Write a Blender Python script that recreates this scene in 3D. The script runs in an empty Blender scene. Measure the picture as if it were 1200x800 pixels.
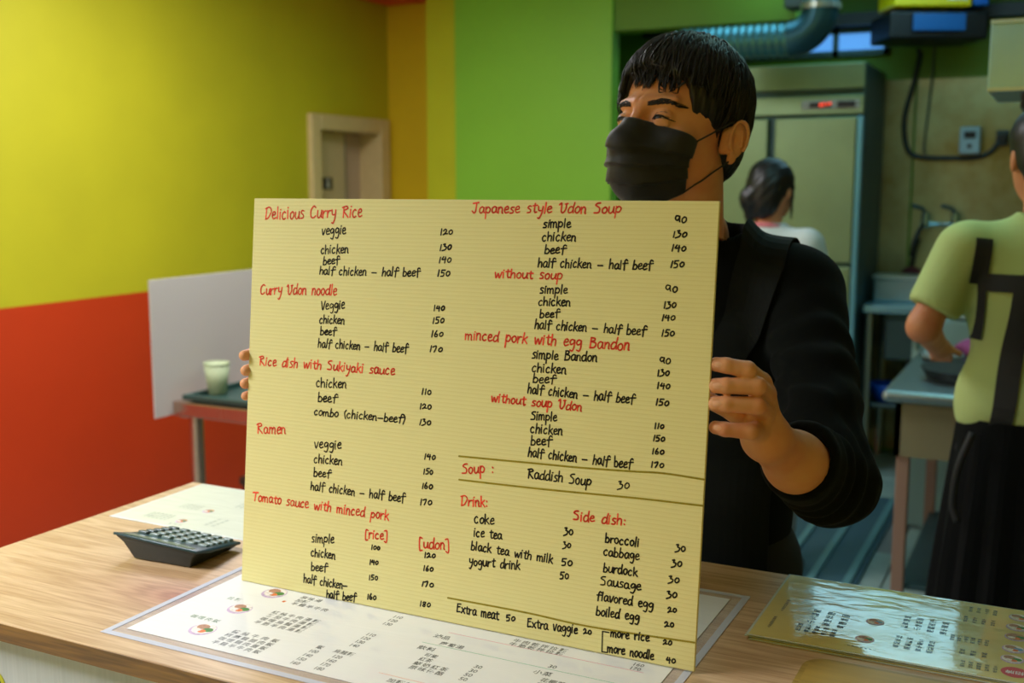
import bpy, bmesh, math, random
import numpy as np
from mathutils import Vector, Matrix

random.seed(7)
rng = np.random.default_rng(7)
SC = bpy.context.scene
COL = SC.collection
PI = math.pi

def srgb(r, g, b):
    return tuple(((c/255)/12.92 if c/255 <= .04045 else ((c/255+.055)/1.055)**2.4) for c in (r, g, b)) + (1,)

# ------------------------------------------------------------------ camera
PITCH = math.radians(8.1424); YAW = math.radians(26.6132)
cd = bpy.data.cameras.new('camera')
cam = bpy.data.objects.new('camera', cd); COL.objects.link(cam)
cam.location = (0, 0, 1.5)
cam.rotation_euler = (PI/2 - PITCH, 0, YAW)
cd.sensor_width = 36; cd.lens = 1300*36/1200
cd.clip_start = .05
cd.dof.use_dof = True; cd.dof.focus_distance = 1.36; cd.dof.aperture_fstop = 4.6
SC.camera = cam
SC.view_settings.view_transform = 'Standard'; SC.view_settings.look = 'None'
SC.view_settings.gamma = 1; SC.view_settings.use_curve_mapping = False
SC.view_settings.exposure = 0.0

# ------------------------------------------------------------------ world and lamps
w = bpy.data.worlds.new('world'); SC.world = w; w.use_nodes = True
w.node_tree.nodes['Background'].inputs[0].default_value = srgb(120, 130, 120)
w.node_tree.nodes['Background'].inputs[1].default_value = .1

def area(name, loc, size, power, col, aim=None, spread=PI):
    l = bpy.data.lights.new(name, 'AREA'); l.shape = 'RECTANGLE'
    l.size, l.size_y = size; l.energy = power; l.color = col[:3]; l.spread = spread
    o = bpy.data.objects.new(name, l); COL.objects.link(o); o.location = loc
    if aim: o.rotation_euler = (Vector(aim)-Vector(loc)).to_track_quat('-Z', 'Y').to_euler()
    return o
# ceiling panels of the dining room, then the two cool ones of the kitchen
DINING = [(-3.0, 2.6, 2.84), (-2.2, -.4, 2.84)]
area('dining_panel_light', (-2.35, 2.9, 2.545), (.9, .9), 40, (1, 1, 1.05))
area('dining_panel_light', (-2.45, .15, 2.545), (.9, .9), 84, (.94, .99, 1.12), spread=math.radians(142))
for px_, py_ in ((-.8, -1.9), (.5, -1.9)):  # added amber fill lights, warm low-angle light on the board from behind the camera
    l_ = bpy.data.lights.new('added_fill_bulb', 'POINT'); l_.energy = 10; l_.color = (1, .80, .05); l_.shadow_soft_size = .12
    o_ = bpy.data.objects.new('added_fill_bulb', l_); COL.objects.link(o_); o_.location = (px_, py_, 1.86)
area('kitchen_panel_light', (-.3, 3.0, 2.55), (.3, 1.2), 5, (.42, .92, .92))
area('kitchen_panel_light', (-.8, 5.30, 2.55), (1.3, 1.0), 2.5, (.42, .92, .95))

# ------------------------------------------------------------------ materials
MATS = {}
def nt(name):
    m = bpy.data.materials.new(name); m.use_nodes = True
    n = m.node_tree; b = n.nodes['Principled BSDF']
    return m, n, b
def N(n, t, **kw):
    x = n.nodes.new(t)
    for k, v in kw.items():
        if k.startswith('i_'):
            key = k[2:]; key = int(key) if key.isdigit() else key.replace('_', ' ')
            x.inputs[key].default_value = v
        else: setattr(x, k, v)
    return x
def mat(name, col, rough=.5, metal=0, spec=.5, vary=0, nscale=20, bump=0, bscale=60, stretch=(1, 1, 1), emit=None, estr=0, alpha=1, trans=0, sheen=0, sss=0, coat=0):
    if name in MATS: return MATS[name]
    m, n, b = nt(name)
    b.inputs['Base Color'].default_value = col
    b.inputs['Roughness'].default_value = rough; b.inputs['Metallic'].default_value = metal
    b.inputs['Specular IOR Level'].default_value = spec
    b.inputs['Alpha'].default_value = alpha
    b.inputs['Transmission Weight'].default_value = trans
    b.inputs['Sheen Weight'].default_value = sheen
    b.inputs['Coat Weight'].default_value = coat
    if sss:
        b.inputs['Subsurface Weight'].default_value = sss; b.inputs['Subsurface Radius'].default_value = (.012, .004, .002)
        b.inputs['Subsurface Scale'].default_value = 1
    if emit: b.inputs['Emission Color'].default_value = emit; b.inputs['Emission Strength'].default_value = estr
    if vary or bump:
        tc = N(n, 'ShaderNodeTexCoord'); mp = N(n, 'ShaderNodeMapping'); mp.inputs['Scale'].default_value = stretch
        n.links.new(tc.outputs['Object'], mp.inputs[0])
    if vary:
        no = N(n, 'ShaderNodeTexNoise', i_Scale=nscale, i_Detail=5.0)
        n.links.new(mp.outputs[0], no.inputs['Vector'])
        mr = N(n, 'ShaderNodeMapRange', i_From_Min=.3, i_From_Max=.7, i_To_Min=1-vary, i_To_Max=1+vary)
        n.links.new(no.outputs[0], mr.inputs[0])
        mx = N(n, 'ShaderNodeVectorMath', operation='SCALE'); mx.inputs[0].default_value = col[:3]
        n.links.new(mr.outputs[0], mx.inputs['Scale']); n.links.new(mx.outputs[0], b.inputs['Base Color'])
    if bump:
        nb = N(n, 'ShaderNodeTexNoise', i_Scale=bscale, i_Detail=4.0)
        n.links.new(mp.outputs[0], nb.inputs['Vector'])
        bp = N(n, 'ShaderNodeBump', i_Strength=bump, i_Distance=.002)
        n.links.new(nb.outputs[0], bp.inputs['Height']); n.links.new(bp.outputs[0], b.inputs['Normal'])
    MATS[name] = m
    return m

def wood_mat(name, base, dark, knot=None, vertical=False, edge=False):
    m, n, b = nt(name)
    tc = N(n, 'ShaderNodeTexCoord'); mp = N(n, 'ShaderNodeMapping')
    mp.inputs['Scale'].default_value = (1.0, 15, 15) if not vertical else (14, 14, .8)
    n.links.new(tc.outputs['Object'], mp.inputs[0])
    vec = mp.outputs[0]
    big = N(n, 'ShaderNodeTexNoise', i_Scale=1.6, i_Detail=3.0, i_Distortion=.6); n.links.new(vec, big.inputs['Vector'])
    # growth rings: sine of the noise, then fine pores
    ml = N(n, 'ShaderNodeMath', operation='MULTIPLY', i_1=(34.0 if not edge else 60.)); n.links.new(big.outputs[0], ml.inputs[0])
    src = ml.outputs[0]
    if knot:
        sub = N(n, 'ShaderNodeVectorMath', operation='SUBTRACT'); sub.inputs[1].default_value = knot
        n.links.new(tc.outputs['Object'], sub.inputs[0])
        sc = N(n, 'ShaderNodeVectorMath', operation='MULTIPLY'); sc.inputs[1].default_value = (11, 26, 0)
        n.links.new(sub.outputs[0], sc.inputs[0])
        ln = N(n, 'ShaderNodeVectorMath', operation='LENGTH'); n.links.new(sc.outputs[0], ln.inputs[0])
        ex = N(n, 'ShaderNodeMath', operation='MULTIPLY', i_1=-1.0); n.links.new(ln.outputs['Value'], ex.inputs[0])
        e2 = N(n, 'ShaderNodeMath', operation='EXPONENT'); n.links.new(ex.outputs[0], e2.inputs[0])
        m3 = N(n, 'ShaderNodeMath', operation='MULTIPLY', i_1=26.0); n.links.new(e2.outputs[0], m3.inputs[0])
        ad = N(n, 'ShaderNodeMath', operation='ADD'); n.links.new(src, ad.inputs[0]); n.links.new(m3.outputs[0], ad.inputs[1])
        src = ad.outputs[0]
    sn = N(n, 'ShaderNodeMath', operation='SINE'); n.links.new(src, sn.inputs[0])
    mp2 = N(n, 'ShaderNodeMapping'); mp2.inputs['Scale'].default_value = (14, 320, 320) if not vertical else (300, 300, 8)
    n.links.new(tc.outputs['Object'], mp2.inputs[0])
    fine = N(n, 'ShaderNodeTexNoise', i_Scale=1.0, i_Detail=4.0); n.links.new(mp2.outputs[0], fine.inputs['Vector'])
    a1 = N(n, 'ShaderNodeMath', operation='MULTIPLY_ADD', i_1=.11, i_2=.12); n.links.new(sn.outputs[0], a1.inputs[0])
    a2 = N(n, 'ShaderNodeMath', operation='MULTIPLY', i_1=.75); n.links.new(fine.outputs[0], a2.inputs[0])
    a3 = N(n, 'ShaderNodeMath', operation='ADD'); n.links.new(a1.outputs[0], a3.inputs[0]); n.links.new(a2.outputs[0], a3.inputs[1])
    cr = N(n, 'ShaderNodeValToRGB'); cr.color_ramp.elements[0].position = .25; cr.color_ramp.elements[1].position = .85
    cr.color_ramp.elements[0].color = base; cr.color_ramp.elements[1].color = dark
    n.links.new(a3.outputs[0], cr.inputs[0]); last = cr.outputs[0]
    if knot:
        mk = N(n, 'ShaderNodeMix', data_type='RGBA', blend_type='MULTIPLY'); mk.inputs['B'].default_value = srgb(205, 150, 150)
        kk = N(n, 'ShaderNodeMath', operation='MULTIPLY', i_1=1.3, use_clamp=True); n.links.new(e2.outputs[0], kk.inputs[0])
        n.links.new(kk.outputs[0], mk.inputs['Factor']); n.links.new(last, mk.inputs['A']); last = mk.outputs['Result']
    n.links.new(last, b.inputs['Base Color'])
    b.inputs['Roughness'].default_value = .38
    bp = N(n, 'ShaderNodeBump', i_Strength=.12, i_Distance=.001); n.links.new(fine.outputs[0], bp.inputs['Height']); n.links.new(bp.outputs[0], b.inputs['Normal'])
    MATS[name] = m
    return m

def steel_mat(name, col, rough=.32, stain=.25, vert=True, scale=1.2, c2=None):
    m, n, b = nt(name)
    tc = N(n, 'ShaderNodeTexCoord'); mp = N(n, 'ShaderNodeMapping'); mp.inputs['Scale'].default_value = (200, 200, 2) if vert else (2, 200, 200)
    n.links.new(tc.outputs['Object'], mp.inputs[0])
    br = N(n, 'ShaderNodeTexNoise', i_Scale=1.0, i_Detail=3.0); n.links.new(mp.outputs[0], br.inputs['Vector'])
    bl = N(n, 'ShaderNodeTexNoise', i_Scale=scale, i_Detail=6.0, i_Roughness=.6); n.links.new(tc.outputs['Object'], bl.inputs['Vector'])
    mr = N(n, 'ShaderNodeMapRange', i_From_Min=.35, i_From_Max=.65); n.links.new(bl.outputs[0], mr.inputs[0])
    mx = N(n, 'ShaderNodeMix', data_type='RGBA'); mx.inputs['A'].default_value = col
    mx.inputs['B'].default_value = c2 or tuple(c*(1-stain) for c in col[:3])+(1,)
    n.links.new(mr.outputs[0], mx.inputs['Factor']); n.links.new(mx.outputs['Result'], b.inputs['Base Color'])
    rr = N(n, 'ShaderNodeMapRange', i_To_Min=rough-.08, i_To_Max=rough+.12); n.links.new(br.outputs[0], rr.inputs[0]); n.links.new(rr.outputs[0], b.inputs['Roughness'])
    b.inputs['Metallic'].default_value = .9
    MATS[name] = m
    return m

# ------------------------------------------------------------------ mesh helpers
def link(name, verts, faces, m=None, parent=None, smooth=False, loc=None):
    me = bpy.data.meshes.new(name); me.from_pydata([tuple(map(float, v)) for v in verts], [], [tuple(map(int, f)) for f in faces]); me.update()
    if smooth: me.polygons.foreach_set('use_smooth', [True]*len(me.polygons))
    return linkme(name, me, m, parent, loc)
def linkme(name, me, m=None, parent=None, loc=None):
    o = bpy.data.objects.new(name, me); COL.objects.link(o)
    if m: me.materials.clear(); me.materials.append(m)
    if parent: o.parent = parent
    if loc is not None: o.location = loc
    return o
def empty(name, label, cat, loc=(0, 0, 0), rz=0, group=None):
    o = bpy.data.objects.new(name, None); COL.objects.link(o); o.location = loc; o.rotation_euler = (0, 0, rz); o.empty_display_size = .05
    tag(o, label, cat, group); return o
def tag(o, label=None, cat=None, group=None, kind=None):
    if label: o['label'] = label
    if cat: o['category'] = cat
    if group: o['group'] = group
    if kind: o['kind'] = kind
    return o

class MB:
    """collects shapes, then becomes one mesh"""
    def __init__(s): s.bm = bmesh.new()
    def box(s, lo, hi, bev=0, M=None, seg=2):
        lo, hi = Vector(lo), Vector(hi); c = (lo+hi)/2; d = hi-lo
        r = bmesh.ops.create_cube(s.bm, size=1, matrix=Matrix.Translation(c) @ Matrix.Diagonal((*d, 1)))
        vs = r['verts']
        if bev:
            es = list({e for v in vs for e in v.link_edges})
            rr = bmesh.ops.bevel(s.bm, geom=es, offset=bev, segments=seg, affect='EDGES', profile=.5)
            vs = list({v for f in rr['faces'] for v in f.verts} | {v for v in vs if v.is_valid})
        if M is not None: bmesh.ops.transform(s.bm, matrix=M, verts=vs)
        return s
    def cyl(s, a, b, r1, r2=None, seg=20, caps=True):
        a, b = Vector(a), Vector(b); d = b-a
        M = Matrix.Translation((a+b)/2) @ d.to_track_quat('Z', 'Y').to_matrix().to_4x4()
        bmesh.ops.create_cone(s.bm, cap_ends=caps, segments=seg, radius1=r1, radius2=r1 if r2 is None else r2, depth=d.length, matrix=M)
        return s
    def sph(s, c, r, seg=16, sc=(1, 1, 1)):
        bmesh.ops.create_uvsphere(s.bm, u_segments=seg, v_segments=max(6, seg//2), radius=r, matrix=Matrix.Translation(c) @ Matrix.Diagonal((*sc, 1)))
        return s
    def tube(s, pts, r, seg=10, closed=False):
        v, f = tube_vf(pts, r, seg); n = len(s.bm.verts)
        bv = [s.bm.verts.new(p) for p in v]
        for q in f:
            try: s.bm.faces.new([bv[i] for i in q])
            except ValueError: pass
        return s
    def quads(s, verts, faces):
        bv = [s.bm.verts.new(tuple(map(float, p))) for p in verts]
        for q in faces: s.bm.faces.new([bv[i] for i in q])
        return s
    def build(s, name, m=None, parent=None, smooth=False, loc=None):
        bmesh.ops.recalc_face_normals(s.bm, faces=s.bm.faces)
        me = bpy.data.meshes.new(name); s.bm.to_mesh(me); s.bm.free()
        if smooth:
            me.polygons.foreach_set('use_smooth', [True]*len(me.polygons))
            try: me.set_sharp_from_angle(angle=math.radians(smooth if smooth is not True else 40))
            except Exception: pass
        return linkme(name, me, m, parent, loc)

def tube_vf(pts, r, seg=8):
    P = np.array([tuple(p) for p in pts], float); n = len(P); R = np.broadcast_to(np.asarray(r, float), (n,))
    T = np.gradient(P, axis=0); T /= np.linalg.norm(T, axis=1)[:, None]+1e-12
    up = np.array([0, 0, 1.]) if abs(T[0][2]) < .9 else np.array([1., 0, 0])
    V = []; a = np.cross(T[0], up); a /= np.linalg.norm(a)
    for i in range(n):
        a = a - T[i]*(a@T[i]); a /= np.linalg.norm(a)+1e-12; b = np.cross(T[i], a)
        for k in range(seg):
            t = 2*PI*k/seg; V.append(P[i]+R[i]*(a*math.cos(t)+b*math.sin(t)))
    F = []
    for i in range(n-1):
        for k in range(seg):
            k2 = (k+1) % seg; F.append((i*seg+k, i*seg+k2, (i+1)*seg+k2, (i+1)*seg+k))
    F.append(tuple(range(seg))[::-1]); F.append(tuple((n-1)*seg+k for k in range(seg)))
    return V, F
def catmull(P, k=8):
    P = [np.array(p, float) for p in P]
    if len(P) < 3: return [P[0]+(P[-1]-P[0])*t for t in np.linspace(0, 1, 3)]
    Q = [2*P[0]-P[1]]+P+[2*P[-1]-P[-2]]; out = []
    for i in range(1, len(Q)-2):
        for t in np.linspace(0, 1, k, endpoint=False):
            a, b, c, d = Q[i-1:i+3]
            out.append(.5*((2*b)+(c-a)*t+(2*a-5*b+4*c-d)*t*t+(3*b-a-3*c+d)*t**3))
    out.append(P[-1]); return out

# ------------------------------------------------------------------ signed distance modelling
def ell(P, c, r):
    x, y, z = (P[0]-c[0])/r[0], (P[1]-c[1])/r[1], (P[2]-c[2])/r[2]
    k0 = np.sqrt(x*x+y*y+z*z); k1 = np.sqrt((x/r[0])**2+(y/r[1])**2+(z/r[2])**2)+1e-9
    return k0*(k0-1)/k1
def ellr(P, c, r, M):
    q = [P[i]-c[i] for i in range(3)]
    Q = [M[0][i]*q[0]+M[1][i]*q[1]+M[2][i]*q[2] for i in range(3)]
    return ell(Q, (0, 0, 0), r)
def cap(P, a, b, ra, rb):
    a = np.array(a, np.float32); b = np.array(b, np.float32); d = b-a; L = float(d@d)
    t = np.clip(((P[0]-a[0])*d[0]+(P[1]-a[1])*d[1]+(P[2]-a[2])*d[2])/L, 0, 1)
    return np.sqrt((P[0]-a[0]-t*d[0])**2+(P[1]-a[1]-t*d[1])**2+(P[2]-a[2]-t*d[2])**2)-(ra+(rb-ra)*t)
def smin(a, b, k):
    h = np.clip(.5+.5*(b-a)/k, 0, 1); return b+(a-b)*h-k*h*(1-h)
def smax(a, b, k): return -smin(-a, -b, k)
def chain(P, pts, rad, k=.004):
    d = None
    for i in range(len(pts)-1):
        c = cap(P, pts[i], pts[i+1], rad[i], rad[i+1]); d = c if d is None else smin(d, c, k)
    return d
def surface_nets(f, lo, hi, h):
    lo = np.array(lo, float); n = np.ceil((np.array(hi)-lo)/h).astype(int)+1
    ax = [(lo[i]+h*np.arange(n[i])).astype(np.float32) for i in range(3)]
    X, Y, Z = np.meshgrid(*ax, indexing='ij'); V = f((X, Y, Z)).astype(np.float32)
    S = V < 0
    sl = lambda A, i, j, k: A[i:n[0]-1+i, j:n[1]-1+j, k:n[2]-1+k]
    cnt = sum(sl(S, i, j, k).astype(np.int8) for i in (0, 1) for j in (0, 1) for k in (0, 1))
    act = (cnt > 0) & (cnt < 8); idx = np.argwhere(act); I = -np.ones(act.shape, np.int64); I[act] = np.arange(len(idx))
    acc = np.zeros((len(idx), 3)); num = np.zeros(len(idx))
    cs = [(i, j, k) for i in (0, 1) for j in (0, 1) for k in (0, 1)]
    vals = {c: V[idx[:, 0]+c[0], idx[:, 1]+c[1], idx[:, 2]+c[2]].astype(float) for c in cs}
    for a in cs:
        for d in range(3):
            if a[d]: continue
            b = list(a); b[d] = 1; b = tuple(b); va, vb = vals[a], vals[b]
            m = (va < 0) != (vb < 0); t = np.where(m, va/(va-vb+1e-20), 0)
            p = np.tile(np.array(a, float), (len(idx), 1)); p[:, d] += t
            acc += p*m[:, None]; num += m
    verts = lo+h*(idx+acc/np.maximum(num, 1)[:, None])
    faces = []
    for d in range(3):
        o1, o2 = [(1, 2), (2, 0), (0, 1)][d]
        A = np.take(S, np.arange(n[d]-1), axis=d); B = np.take(S, np.arange(1, n[d]), axis=d)
        e = np.argwhere(A != B)
        e = e[(e[:, o1] > 0) & (e[:, o2] > 0) & (e[:, o1] < n[o1]-1) & (e[:, o2] < n[o2]-1)]
        def g(s1, s2):
            q = e.copy(); q[:, o1] -= s1; q[:, o2] -= s2; return I[q[:, 0], q[:, 1], q[:, 2]]
        q = np.stack([g(1, 1), g(0, 1), g(0, 0), g(1, 0)], 1)
        inside = S[e[:, 0], e[:, 1], e[:, 2]]
        q[~inside] = q[~inside][:, ::-1]; faces.append(q)
    return verts, np.concatenate(faces)
def np_mesh(name, v, f):
    me = bpy.data.meshes.new(name); me.vertices.add(len(v)); me.vertices.foreach_set('co', np.asarray(v, np.float32).ravel())
    me.loops.add(f.size); me.loops.foreach_set('vertex_index', f.astype(np.int32).ravel())
    me.polygons.add(len(f)); me.polygons.foreach_set('loop_start', np.arange(0, f.size, 4, dtype=np.int32))
    me.polygons.foreach_set('use_smooth', np.ones(len(f), bool))
    me.update(calc_edges=True); me.validate(); return me
def march(f, o, d, n=60, off=0.0):
    """walk from o along d until the distance to f is off"""
    o = np.array(o, float); d = np.array(d, float); d /= np.linalg.norm(d, axis=1)[:, None]; p = o.copy()
    for _ in range(n):
        s = f((p[:, 0], p[:, 1], p[:, 2]))-off; p = p+d*np.clip(s*.8, -.05, .05)[:, None]
    return p
def grad(f, p, e=.001):
    g = np.stack([f(tuple((p+np.eye(3)[i]*e).T))-f(tuple((p-np.eye(3)[i]*e).T)) for i in range(3)], 1)
    return g/(np.linalg.norm(g, axis=1)[:, None]+1e-9)
def sdf_obj(name, f, lo, hi, h, m, parent, xf=None):
    v, q = surface_nets(f, lo, hi, h)
    if xf is not None: v = v@np.array(xf)[:3, :3].T+np.array(xf)[:3, 3]
    return linkme(name, np_mesh(name, v, q), m, parent)
# ------------------------------------------------------------------ common materials
M_wood = wood_mat('oak_top', srgb(214, 182, 138), srgb(160, 120, 76), knot=(-1.02, 1.075, 0))
M_woodedge = wood_mat('oak_edge', srgb(150, 108, 46), srgb(80, 54, 18), edge=True)
M_trayw = wood_mat('tray_wood', srgb(176, 144, 60), srgb(130, 98, 30))
M_cab = wood_mat('white_wood_front', srgb(196, 198, 192), srgb(182, 184, 178), vertical=True)
M_yellow = mat('yellow_paint', srgb(198, 190, 28), .62, vary=.05, nscale=3, bump=.25, bscale=30)
M_lime = mat('lime_yellow_paint', srgb(200, 204, 30), .62, vary=.04, nscale=3, bump=.2, bscale=30)
M_orange = mat('orange_paint', srgb(204, 56, 2), .6, vary=.04, nscale=3, bump=.2, bscale=30)
M_green = mat('green_paint', srgb(140, 205, 60), .5, vary=.04, nscale=2, bump=.2, bscale=30)
M_dgreen = mat('kitchen_green_paint', srgb(96, 142, 24), .55, vary=.06, nscale=2)
M_steel = steel_mat('brushed_steel', srgb(190, 200, 190))
M_steelw = steel_mat('wall_steel', srgb(168, 172, 130), rough=.42, stain=.4, scale=2.2, c2=srgb(128, 112, 60))
M_fridge = steel_mat('fridge_steel', srgb(138, 162, 126), rough=.38, stain=.2)
M_darksteel = steel_mat('dark_steel', srgb(80, 105, 108), rough=.45)
M_black = mat('black_plastic', srgb(14, 16, 16), .45)
M_white = mat('white_plastic', srgb(225, 228, 220), .5)

# ------------------------------------------------------------------ room
def struct(name, mb, m): return tag(mb.build(name, m), kind='structure')
def sbox(name, lo, hi, m): return struct(name, MB().box(lo, hi), m)
XL, XR, YB, YF, ZC = -3.55, 2.4, 6.42, -2.6, 2.60
m, n, b = nt('floor_tile'); MATS['floor_tile'] = m
tc = N(n, 'ShaderNodeTexCoord'); br = N(n, 'ShaderNodeTexBrick', offset=0.0, i_Color1=srgb(132, 150, 146), i_Color2=srgb(118, 128, 126), i_Mortar=srgb(70, 76, 72), i_Scale=1.0, i_Mortar_Size=.006)
br.inputs['Brick Width'].default_value = .6; br.inputs['Row Height'].default_value = .6
n.links.new(tc.outputs['Object'], br.inputs['Vector']); n.links.new(br.outputs[0], b.inputs['Base Color']); b.inputs['Roughness'].default_value = .25
sbox('floor', (XL-.1, YF-.1, -.1), (XR+.1, YB+.1, -.02), mat('grout', srgb(70, 76, 72), .8))
flr = bpy.data.objects['floor']
tiles = {}
tm = [mat('tile_grey_green', srgb(150, 172, 166), .22, vary=.05), mat('tile_grey', srgb(128, 134, 134), .25, vary=.05)]
base = MB().box((-.297, -.297, -.02), (.297, .297, 0), .002, seg=1).build('tile', tm[0], flr); base.location = (XL+.3, YF+.3, 0)
base2 = base.data.copy(); base2.materials.clear(); base2.materials.append(tm[1])
nx, ny = int((XR-XL)/.6)+1, int((YB-YF)/.6)+1
for i in range(nx):
    for j in range(ny):
        if i == j == 0: continue
        o = bpy.data.objects.new('tile', base.data if (i*3+j) % 4 else base2); COL.objects.link(o); o.parent = flr
        o.location = (XL+.3+.6*i, YF+.3+.6*j, 0)
sbox('ceiling', (XL-.1, YF-.1, ZC), (XR+.1, YB+.1, ZC+.1), mat('ceiling_white', srgb(206, 206, 196), .7))
sbox("trim_2", (XL, 4.3, 2.492), (-3.0, 5.50, ZC), mat('soffit_orange', srgb(226, 80, 10), .7))
# kitchen ceiling, lower grey-green boards beyond the green beam
sbox('trim_1', (-2.06, 5.36, 2.575), (XR, YB, ZC), mat('kitchen_ceiling', srgb(150, 168, 150), .7))
sbox('wall_front', (XL-.1, YF-.1, 0), (XR+.1, YF, ZC), mat('cream_wall', srgb(226, 206, 120), .7))
sbox('wall_right', (XR, YF, 0), (XR+.1, YB, ZC), mat('cream_wall', srgb(226, 206, 120), .7))
# left wall with its door opening (y 6.56..7.45)
YL = 5.50; DO = (4.78, 5.405, 1.795); WB_ = 1.035
wl = MB().box((XL-.12, YF, WB_), (XL, DO[0], ZC)).box((XL-.12, DO[1], WB_), (XL, YL+.1, ZC)).box((XL-.12, DO[0], DO[2]), (XL, DO[1], ZC))
struct('wall_left', wl, M_yellow)
wo = MB().box((XL-.12, YF, 0), (XL, DO[0], WB_)).box((XL-.12, DO[1], 0), (XL, YL+.1, WB_))
struct('wall_left', wo, M_orange).name = 'wall_left_lower'
sbox('wall_back', (XL, YL, 0), (-2.9, YL+.1, ZC), mat('amber_yellow_paint', srgb(226, 190, 10), .6, vary=.04, nscale=3))
sbox('wall_hall', (XL-1.6, YL+.9, 0), (XL-.1, YL+1.0, ZC), mat('pale_hall', srgb(205, 195, 160), .7))
sbox('ceiling_hall', (XL-1.7, 4.6, 2.4), (XL-.12, YL+1, 2.5), mat('pale_hall', srgb(205, 195, 160), .7))
sbox('floor_hall', (XL-1.7, 4.6, -.1), (XL-.1, YL+1, -.0), mat('grout', srgb(70, 76, 72), .8))
# door 1
mfr = mat('door_frame_cream', srgb(222, 196, 140), .5, vary=.04)
d1 = MB()
for (a, b_) in (((XL-.14, DO[0]-.05, 0), (XL+.03, DO[0]+.03, DO[2]+.06)), ((XL-.14, DO[1]-.03, 0), (XL+.03, DO[1]+.06, DO[2]+.06)), ((XL-.14, DO[0]+.03, DO[2]-.02), (XL+.03, DO[1]-.03, DO[2]+.06))): d1.box(a, b_, .006)
fr = d1.build('door_1', mfr); tag(fr, kind='structure')
lf = MB().box((XL-.11, DO[0]+.032, 0), (XL-.07, DO[1]-.25, DO[2]-.025)).build('door_leaf', mat('door_leaf_beige', srgb(206, 186, 140), .55), fr)
MB().box((XL-.13, DO[1]-.248, 0), (XL-.09, DO[1]-.21, DO[2]-.025)).build('door_edge', mat('door_edge_grey', srgb(120, 125, 120), .4), fr)
MB().box((XL-.15, DO[1]-.208, 0), (XL-.12, DO[1]-.03, DO[2]-.025)).build('door_side_panel', mat('door_side_pale', srgb(205, 180, 150), .5), fr)
sg = MB().box((XL-.07, 4.875, 1.464), (XL-.062, 5.025, 1.528), .002).build('door_sign', M_black, lf)
MB().cyl((XL-.062, 4.918, 1.514), (XL-.060, 4.918, 1.514), .009).box((XL-.062, 4.906, 1.472), (XL-.060, 4.930, 1.500)).cyl((XL-.062, 4.982, 1.514), (XL-.060, 4.982, 1.514), .009).box((XL-.062, 4.973, 1.472), (XL-.060, 4.991, 1.500)).build('sign_symbol', M_white, lf)
# pier (lime strip + green face) and green beam
sbox('wall_pier', (-3.135, 5.235, 0), (-2.94, 5.6, ZC), M_lime)
sbox('wall_green', (-2.94, 5.2, 0), (-2.06, 5.3, ZC), M_green)
sbox('trim_beam', (-2.06, 5.22, 2.235), (-1.18, 5.36, ZC), M_dgreen)
sbox('trim_beam_right', (-1.18, 5.24, 2.56), (XR, 5.36, ZC), M_dgreen)
sbox('trim_pipe_rail', (-2.3, 6.28, 2.335), (XR, 6.38, 2.40), M_black)
# kitchen back wall: painted top, steel sheets below (each a sheet with a seam)
wb = sbox('wall_kitchen_back', (-2.9, YB, 0), (XR, YB+.1, ZC), M_dgreen)
for i, (a, b_) in enumerate(((-2.06, -1.32), (-1.31, -.79), (-.78, .02), (.03, .9), (.91, 1.7), (1.71, 2.39))):
    MB().box((a, YB-.012, .02), (b_, YB, 2.05), .002, seg=1).build('steel_sheet', M_steelw, wb)
sbox('wall_kitchen_left', (-2.9, 5.6, 0), (-2.8, YB, ZC), M_dgreen)
# high daylight window above the fridge, bluish frosted pane
wf = MB()
WX0, WX1, WZ0, WZ1 = -1.75, -.93, 2.185, 2.335
for a, b_ in (((WX0, WZ0), (WX1, WZ0+.03)), ((WX0, WZ1-.03), (WX1, WZ1)), ((WX0, WZ0), (WX0+.03, WZ1)), ((WX1-.03, WZ0), (WX1, WZ1)), ((-1.23, WZ0), (-1.2, WZ1))):
    wf.box((a[0], YB-.035, a[1]), (b_[0], YB-.001, b_[1]))
wfo = tag(wf.build('window_1', M_darksteel), kind='structure')
for a, b_ in ((WX0+.03, -1.23), (-1.2, WX1-.03)):
    MB().box((a, YB-.02, WZ0+.03), (b_, YB-.012, WZ1-.03)).build('pane', mat('daylight_pane', srgb(90, 150, 230), .4, emit=srgb(90, 160, 235), estr=.9), wfo)
# lamps: every area light sits in a fixture of its own
def panel(x, y, z, sx, sy, label, e, col):
    f = empty('ceiling_light', label, 'lamp', (x, y, z))
    MB().box((-sx/2-.03, -sy/2-.03, .012), (sx/2+.03, sy/2+.03, ZC-z)).build('frame', M_white, f)
    MB().box((-sx/2, -sy/2, .004), (sx/2, sy/2, .012)).build('diffuser', mat('diffuser_%s' % e, srgb(240, 240, 240), .5, emit=col, estr=e), f)
panel(-2.35, 2.9, 2.555, .9, .9, 'square white ceiling panel light over the dining room table', 2.0, srgb(255, 250, 240))
panel(-2.45, .15, 2.555, .9, .9, 'square white ceiling panel light in front of the counter', 2.0, srgb(255, 250, 240))
panel(-.3, 3.0, 2.56, .3, 1.2, 'long cool ceiling light behind the serving counter', 1.5, srgb(150, 235, 235))
panel(-.8, 5.30, 2.56, 1.3, 1.0, 'wide cool ceiling light deep in the kitchen', 2.6, srgb(160, 225, 250))
for x_, lab in ((-.8, 'left added amber fill lamp behind the photographer'), (.5, 'right added amber fill lamp behind the photographer')):  # hanging fixtures made up to carry the added amber fill lights
    pf = empty('added_fill_lamp', lab, 'lamp', (x_, -1.9, 1.74))
    MB().cyl((0, 0, .19), (0, 0, .32), .17, .05, 28, caps=False).build('shade', mat('amber_shade', srgb(230, 150, 30), .5), pf)
    MB().cyl((0, 0, .3), (0, 0, ZC-1.74), .006, None, 8).build('cord', M_black, pf)

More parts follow.
